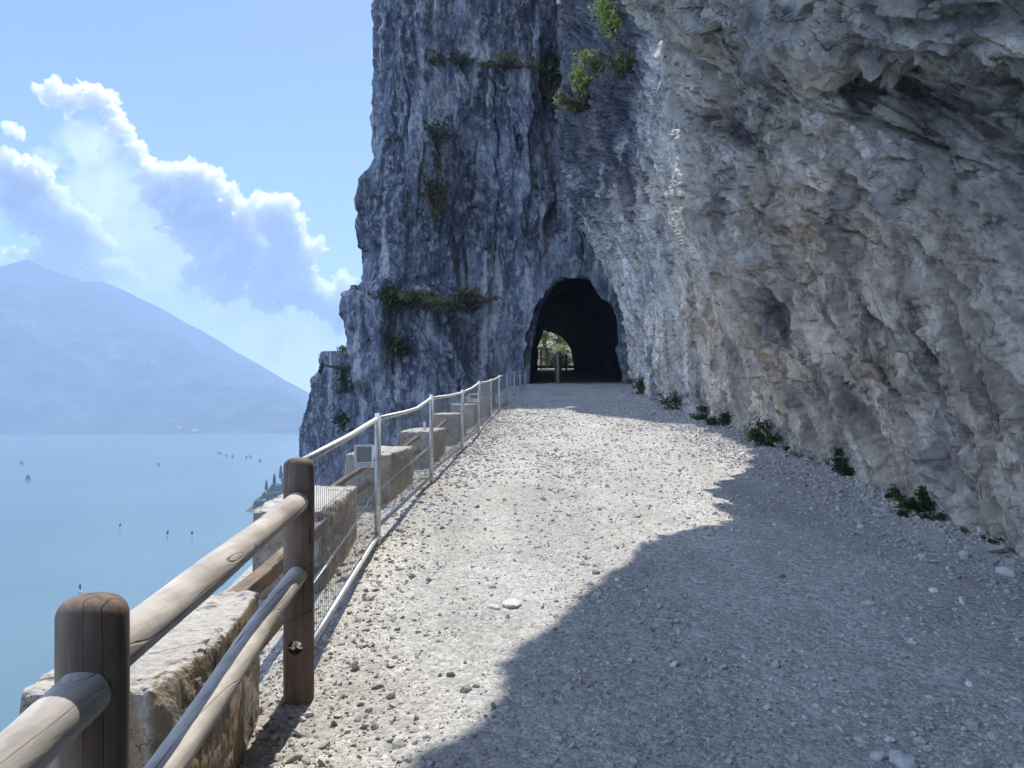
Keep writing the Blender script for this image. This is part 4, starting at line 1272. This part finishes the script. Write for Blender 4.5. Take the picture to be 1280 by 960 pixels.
# ------------------------------------------------------------------ wooden railing
rail_root = empty('wooden_railing', (-1.05, 3.8, -1.45))
tag(rail_root, 'round timber railing with two brown posts and pale rails in front', 'railing')
def wpost(name, x, y, zb, zt, rad, hole=None):
    n = 40; zs = np.concatenate([[zb], np.linspace(zb + .05, zt - rad * .62, 14)])
    prof = [(rad * (1 + .012 * math.sin(z * 9)), z) for z in zs]
    for a in np.linspace(0, math.pi / 2, 10)[1:]:
        prof.append((rad * (.06 + .94 * math.cos(a) ** .7) if a < 1.57 else .004, zt - rad * .62 + rad * .62 * math.sin(a)))
    V = []
    for rr, z in prof:
        for k_ in range(n):
            th2 = 2 * math.pi * k_ / n
            V.append((x + rr * math.cos(th2), y + rr * math.sin(th2), z))
    Fc = [tuple(range(n - 1, -1, -1)), tuple((len(prof) - 1) * n + k_ for k_ in range(n))]
    for i in range(len(prof) - 1):
        for k_ in range(n): Fc.append((i * n + k_, i * n + (k_ + 1) % n, (i + 1) * n + (k_ + 1) % n, (i + 1) * n + k_))
    me = bpy.data.meshes.new('post'); me.from_pydata(V, [], Fc); me.update()
    me.polygons.foreach_set('use_smooth', np.ones(len(me.polygons), dtype=bool))
    me.materials.append(M['wood_post'])
    ob = bpy.data.objects.new('post', me); COL.objects.link(ob)
    if hole is not None:
        hz_, hr_ = hole
        cb = MB(); cb.tube([(x, y - .3, hz_), (x, y + .3, hz_)], hr_, 24)
        cut = cb.build('cutter', M['wood_post'])
        md = ob.modifiers.new('hole', 'BOOLEAN'); md.object = cut; md.operation = 'DIFFERENCE'; md.solver = 'EXACT'
        bpy.context.view_layer.update()
        dg = bpy.context.evaluated_depsgraph_get()
        me2 = bpy.data.meshes.new_from_object(ob.evaluated_get(dg))
        ob.modifiers.clear(); ob.data = me2
        bpy.data.objects.remove(cut)
        me2.polygons.foreach_set('use_smooth', np.array([abs(p.normal.z) < .999 and p.area < .02 for p in me2.polygons], dtype=bool))
        try: me2.set_sharp_from_angle(angle=R(40))
        except Exception: pass
    setparent(ob, rail_root)
    return ob
P1 = (-.835, 1.53); P2 = (-1.055, 3.8)
bpy.context.view_layer.update()
post1 = wpost('post', P1[0], P1[1], -1.62, -.372, .0655)
post2 = wpost('post', P2[0], P2[1], -1.56, -.245, .0735, (-1.165, .036))
def wrail(name, pts, rad, seed):
    r_ = np.random.default_rng(seed); n = 48; out = []; rr = []
    pts = np.array(pts, float)
    for t in np.linspace(0, 1, n):
        q = t * (len(pts) - 1); i = min(int(q), len(pts) - 2); f = q - i
        p = pts[i] * (1 - f) + pts[i + 1] * f
        out.append(p + np.array((math.sin(t * 7 + seed) * .004, 0, math.sin(t * 5 + seed * 2) * .005)))
        rr.append(rad * (1 + .03 * math.sin(t * 11 + seed) + r_.normal(0, .008)))
    mb = MB(); mb.tube(out, rr, 26)
    o = mb.build(name, M['wood_rail'], None, smooth=True)
    try: o.data.set_sharp_from_angle(angle=R(50))
    except Exception: pass
    setparent(o, rail_root)
    return o
wrail('top_rail', [(P2[0] + .005, P2[1] - .045, -.463), (P1[0] - .0, P1[1] + .0, -.515)], .050, 1)
wrail('top_rail', [(P1[0] + .005, P1[1] - .04, -.545), (-.90, .35, -.80)], .049, 2)
wrail('lower_rail', [(P2[0] + .005, P2[1] - .045, -.815), (P1[0] + .0, P1[1] + .0, -.925)], .047, 3)
wrail('lower_rail', [(P1[0] + .005, P1[1] - .04, -.955), (-.90, .35, -1.18)], .047, 4)
# rusty wire ties round the second post
for zc, tl in ((-.405, .0), (-.79, .018), (-1.02, .03)):
    mb = MB(); mb.tube([(P2[0] + .0755 * math.cos(a), P2[1] + .0755 * math.sin(a), zc + tl * math.cos(a)) for a in np.linspace(0, 2 * math.pi, 33)], .0016, 5, False)
    setparent(mb.build('wire_tie', M['rust']), rail_root)
mb = MB(); rk = np.random.default_rng(9)
for _ in range(11):
    c = np.array((P2[0] - .0, P2[1] - .075, -1.145)) + rk.normal(0, .012, 3) * np.array((1, .3, 1))
    mb.add(ICO1 * rk.uniform(.004, .009) + c, ICO1F)
setparent(mb.build('string_knot', M['white']), rail_root)

# ------------------------------------------------------------------ steel mesh fence panels
joints = [(-1.075, 3.92), (-1.19, 6.8), (-1.055, 10.06), (-.885, 13.7), (-.72, 16.8), (-.58, 21.0), (-.41, 24.5), (-.18, 29.0), (.10, 32.8), (.38, 35.8), (.66, 38.6)]
ztop = [-.275, -.095, .125, .275, .545, .75, 1.0, 1.28, 1.52, 1.72, 1.9]
zbot = [float(zg(j[1])) for j in joints]
plabs = ['first mesh fence panel, fixed to the second wooden post', 'second mesh fence panel, with a bent top tube and the third block behind it',
         'third mesh fence panel from the wooden post', 'fourth mesh fence panel, in front of the fifth stone block', 'fifth mesh fence panel, beside the far small white sign',
         'sixth mesh fence panel from the wooden post', 'seventh mesh fence panel, the last fully in the sun', 'eighth mesh fence panel, where the cliff shade begins',
         'ninth mesh fence panel, wholly in the cliff shade', 'last mesh fence panel, ending at the tunnel mouth']
for i in range(10):
    A = np.array((joints[i][0], joints[i][1])); B = np.array((joints[i + 1][0], joints[i + 1][1]))
    dv = (B - A) / np.linalg.norm(B - A)
    A = A + dv * .03; B = B - dv * .03
    root = empty('fence_panel', (A[0], A[1], zbot[i]))
    tag(root, plabs[i], 'fence panel', 'galvanised mesh fence panels along the lake side')
    O = np.array((A[0], A[1], zbot[i]))
    a_t = np.array((A[0], A[1], ztop[i])) - O; b_t = np.array((B[0], B[1], ztop[i + 1])) - O
    a_b = np.array((A[0], A[1], zbot[i] + .15)) - O; b_b = np.array((B[0], B[1], zbot[i + 1] + .075)) - O
    R_ = .021
    if i == 1:
        pts = [a_t, a_t * .6 + b_t * .4 - (0, 0, .04), a_t * .35 + b_t * .65 - (0, 0, .055), a_t * .12 + b_t * .88 - (0, 0, .02), b_t]
    else:
        pts = [a_t, (a_t + b_t) / 2 - (0, 0, [.012, 0, .01, .02, .01, .015, 0, .02, 0, .01][i]), b_t]
    mb = MB(); mb.tube(pts, R_, 12); mb.build('top_tube', M['galv'], root, smooth=True)
    mb = MB(); mb.tube([a_b, b_b], R_, 12); mb.build('bottom_tube', M['galv'], root, smooth=True)
    for e, (tp, zb_) in enumerate(((a_t, zbot[i]), (b_t, zbot[i + 1]))):
        if i == 0 and e == 0: continue
        mb = MB(); hgt_ = .05 if e else .015
        mb.tube([(tp[0], tp[1], zb_ - O[2] - .03), (tp[0], tp[1], tp[2] + hgt_)], .0225, 12); mb.build('post', M['galv'], root, smooth=True)
    mb = MB()
    Ln = np.linalg.norm(B - A); nw = int(Ln / (.055 if i < 5 else .10))
    tt = np.array([np.linalg.norm(p - a_t) for p in pts]); tt = tt / tt[-1]; pz = [p[2] for p in pts]
    for k_ in range(1, nw):
        f = k_ / nw
        tp = a_t + (b_t - a_t) * f; tp[2] = np.interp(f, tt, pz)
        bt = a_b + (b_b - a_b) * f
        mb.tube([bt, tp], .0015 if i < 3 else .0016, 4, False)
    for g_ in (.08, .33, .66, .92):
        mb.tube([a_b + (p_ - a_b) * 0 + (a_t - a_b) * g_ + ((b_b + (b_t - b_b) * g_) - (a_b + (a_t - a_b) * g_)) * f for f, p_ in ((0, a_t), (1, b_t))], .0019, 4, False)
    mb.build('wire_mesh', M['wire'], root)
    if i < 5:
        for zc in ((b_t[2] - .35), (b_t[2] - .75)):
            mb = MB()
            c = b_t.copy(); c[2] = zc
            mb.tube([c + np.array((.045 * math.cos(a), .03 + .05 * math.sin(a), .01 * math.sin(a))) for a in np.linspace(0, 2 * math.pi, 17)], .003, 5, False)
            mb.build('clamp', M['rust'], root)

# slack steel cable strung behind the first panels
mb = MB()
cab = [at(388, 735, 4.02), at(420, 690, 4.95), at(447, 650, 5.75), at(465, 620, 6.55), at(500, 590, 7.9), at(535, 560, 9.9)]
mb.tube(cab, .006, 6)
cb_ = mb.build('steel_cable', M['galv'], smooth=True)
tag(cb_, 'slack pale cable strung behind the first fence panels', 'cable')

# small framed signs on the fence
def small_sign(px, py, d, w_, h_, label, rot):
    c = np.array(at(px, py, d)); root = empty('small_sign', c); tag(root, label, 'sign', 'small framed signs on the fence')
    root.rotation_euler = (R(-6), 0, rot)
    mb = MB(); t = w_ * .12
    mb.box((0, 0, h_ / 2 - t / 2), (w_, .012, t)); mb.box((0, 0, -h_ / 2 + t * 1.2), (w_, .012, t * 2.4))
    mb.box((-w_ / 2 + t / 2, 0, t * .7), (t, .0119, h_ - t * 3.4)); mb.box((w_ / 2 - t / 2, 0, t * .7), (t, .0119, h_ - t * 3.4))
    mb.build('frame', M['white'], root)
    mb = MB(); mb.box((0, .004, t * .7), (w_ - t * 1.9, .006, h_ - t * 3.3)); pn = mb.build('panel', M['panel_grey'], root)
    mb = MB()
    for q in range(2): mb.box((0, -.0075, -h_ / 2 + t * (.8 + .8 * q)), (w_ * .7, .002, t * .22))
    mb.build('text_line', M['panel_grey'], root)
small_sign(455, 570, 6.3, .16, .19, 'small white framed sign hung on the first fence panel', R(16))
small_sign(592, 497, 15.6, .22, .17, 'small white framed sign farther up the fence', R(10))
mb = MB(); mb.tube([(0, 0, 0), (0, 0, .10)], .022, 10); mb.tube([(0, 0, .10), (0, 0, .14)], [.03, .014], 10)
mk = mb.build('marker', M['white']); mk.location = (at(531, 530, 12.9)[0], 12.9, -.37 + .0)
tag(mk, 'short white marker standing on the fourth stone block', 'marker')

# ------------------------------------------------------------------ tunnel furniture
dk = M['wood_post']
def tun_rail(name, label, pts, hgt, seed):
    root = empty(name, (pts[0][0], pts[0][1], float(zg(pts[0][1])))); tag(root, label, 'railing', 'railings at the tunnel bend')
    O = np.array(root.location)
    tops = []
    for (x, y) in pts:
        zb = float(zg(y)) - O[2]
        mb = MB(); mb.box((x - O[0], y - O[1], zb + hgt / 2), (.13, .13, hgt + .1)); mb.build('post', dk, root)
        tops.append(np.array((x - O[0], y - O[1], zb)))
    for a, b in zip(tops[:-1], tops[1:]):
        for hh_ in (hgt - .05, hgt * .5):
            mb = MB(); mb.tube([a + (0, 0, hh_), b + (0, 0, hh_)], .055, 8); mb.build('rail', dk, root)
tun_rail('timber_railing', 'timber railing on the near side of the bend inside the tunnel', [(2.55, 44.6), (2.95, 46.6), (3.5, 49.5)], 1.25, 1)
tun_rail('timber_railing', 'timber railing at the far opening on the lake side', [(1.6, 54.8), (2.1, 55.4), (2.55, 56)], 1.5, 2)
sp_ = empty('signpost', (2.5, 41.6, float(zg(41.6)))); tag(sp_, 'wooden signpost with a small yellow board in the tunnel mouth', 'signpost')
mb = MB(); mb.tube([(0, 0, 0), (0, 0, 2.0)], .07, 10); mb.build('post', M['wood_dark'], sp_)
mb = MB(); mb.box((0, -.09, 1.98), (.24, .04, .40)); mb.build('sign_board', M['yellow'], sp_, bevel=.01)
mb = MB(); mb.tube([(0, 0, 2.15), (0, 0, 2.32)], [.06, .01], 8); mb.build('cap', dk, sp_)

# ------------------------------------------------------------------ boats and windsurfers
def on_lake(px, py):
    d = -LAKE_Z / ((py - HORIZON) / F_PX)
    return ((px - 640) / F_PX * d, d, LAKE_Z)
def sailboat(px, py, h_, label, sail='sail_dark', group='sailing boats on the lake', lean=0.0, heading=0.4):
    root = empty('sailboat', on_lake(px, py)); tag(root, label, 'sailboat', group)
    root.rotation_euler = (0, lean, heading)
    L_ = h_ * .75; V = []; n = 9
    for i, t in enumerate(np.linspace(-1, 1, n)):
        w_ = L_ * .15 * (1 - abs(t) ** 2.4) + .01
        V += [(t * L_ / 2, -w_, h_ * .07), (t * L_ / 2, 0, -h_ * .03 * (1 - t * t)), (t * L_ / 2, w_, h_ * .07)]
    Fc = []
    for i in range(n - 1):
        a = i * 3; Fc += [(a, a + 1, a + 4, a + 3), (a + 1, a + 2, a + 5, a + 4), (a, a + 3, a + 5, a + 2)]
    mb = MB(); mb.add(V, Fc); mb.build('hull', M['hull'], root)
    mb = MB(); mb.tube([(0, 0, 0), (0, 0, h_)], .05, 6); mb.build('mast', M['galv'], root)
    for nm, x0, x1, zt in (('mainsail', -.05, -L_ * .48, .97), ('jib', .08, L_ * .46, .8)):
        V = []; k_ = 8
        for i in range(k_ + 1):
            t = i / k_
            for s_ in (0, .5, 1):
                V.append((x0 + (x1 - x0) * s_ * (1 - t), .10 * L_ * math.sin(math.pi * s_) * (1 - t) + .02, h_ * (.13 + (zt - .13) * t)))
        Fc = []
        for i in range(k_):
            for s_ in range(2): a = i * 3 + s_; Fc.append((a, a + 1, a + 4, a + 3))
        mb = MB(); mb.add(V, Fc); mb.build(nm, M[sail], root)
def windsurfer(px, py, h_, label, lean):
    root = empty('windsurfer', on_lake(px, py)); tag(root, label, 'windsurf board', 'windsurf boards on the lake')
    root.rotation_euler = (0, 0, random.uniform(-.4, .4))
    mb = MB(); mb.tube([(-1.5, 0, .05), (-1.1, 0, .05), (0, 0, .08), (1.2, 0, .08), (1.5, 0, .15)], [.05, .25, .32, .2, .04], 8); mb.build('board', M['sail_white'], root)
    V = []; k_ = 8
    for i in range(k_ + 1):
        t = i / k_
        for s_ in (0, .5, 1):
            V.append((lean * t * h_ * .5 - s_ * h_ * .45 * math.sin(math.pi * (.15 + .85 * (1 - t))) ** .8, .15 * math.sin(math.pi * s_), .2 + h_ * t))
    Fc = [(i * 3 + s_, i * 3 + s_ + 1, i * 3 + s_ + 4, i * 3 + s_ + 3) for i in range(k_) for s_ in range(2)]
    mb = MB(); mb.add(V, Fc); mb.build('sail', M['sail_dark'], root)
    mb = MB(); mb.tube([(0, 0, .1), (lean * h_ * .5, 0, .2 + h_)], .04, 6); mb.build('mast', M['sail_dark'], root)
sailboat(35, 600, 10, 'dark sailed boat alone on the left of the lake')
windsurfer(150, 660, 3.8, 'windsurf board leaning right, left of a close pair', .8)
windsurfer(210, 670, 4.2, 'windsurf board with a tall dark sail, first of the close pair', .3)
windsurfer(241, 670, 3.6, 'windsurf board with a narrow sail, second of the close pair', .1)
windsurfer(101, 739, 3.6, 'windsurf board closest to the shore just above the front wooden post', .1)
for px, py, s_, c_, lab in [(138, 561, 12, 'sail_white', 'white sailed boat in mid lake, left one of two'), (144, 558, 9, 'sail_white', 'white sailed boat in mid lake, right one of two'),
                        (27, 580, 8, 'sail_dark', 'tiny boat beyond the lone dark sailed boat')]:
    sailboat(px, py, s_, lab, c_)
for px, py, lab in [(273, 567, 'leftmost tiny sail of the scattered far group near the rock pillar'), (276, 568, 'tiny sail touching the leftmost one of the far group'),
                    (283, 571, 'tiny sail third from the left in the far group'), (291, 572, 'tiny sail in the middle of the far group'),
                    (308, 573, 'tiny sail just right of the gap in the far group'), (313, 572, 'tiny sail close behind the one right of the gap'),
                    (325, 577, 'rightmost tiny sail of the far group, nearest the rock pillar'), (198, 582, 'single tiny distant sail in the middle of the lake')]:
    sailboat(px, py, 7, lab, 'sail_dark', 'tiny distant sails')

# small houses on the far shore
r = np.random.default_rng(21)
for i in range(34):
    px = r.choice([r.uniform(150, 290), r.uniform(80, 110), r.uniform(200, 260)])
    d = 3000 + r.uniform(-30, 90); h0 = r.uniform(0, 1)
    p = ((px - 640) / 960 * d, d, LAKE_Z + 4 + h0 * 16)
    root = empty('house', p); tag(root, 'pale little house in the hazy village on the far shore', 'house', 'houses on the far shore')
    a = r.uniform(9, 20); b = r.uniform(8, 12); h_ = r.uniform(6, 11)
    mb = MB(); mb.box((0, 0, h_ / 2 - 6), (a, b, h_ + 12)); mb.build('wall', M['plaster'], root)
    mb = MB(); V = [(-a * .55, -b * .55, h_), (a * .55, -b * .55, h_), (a * .55, b * .55, h_), (-a * .55, b * .55, h_), (-a * .5, 0, h_ + 3), (a * .5, 0, h_ + 3)]
    mb.add(V, [(0, 1, 5, 4), (2, 3, 4, 5), (1, 2, 5), (3, 0, 4), (0, 3, 2, 1)]); mb.build('roof', M['rooftile'], root)
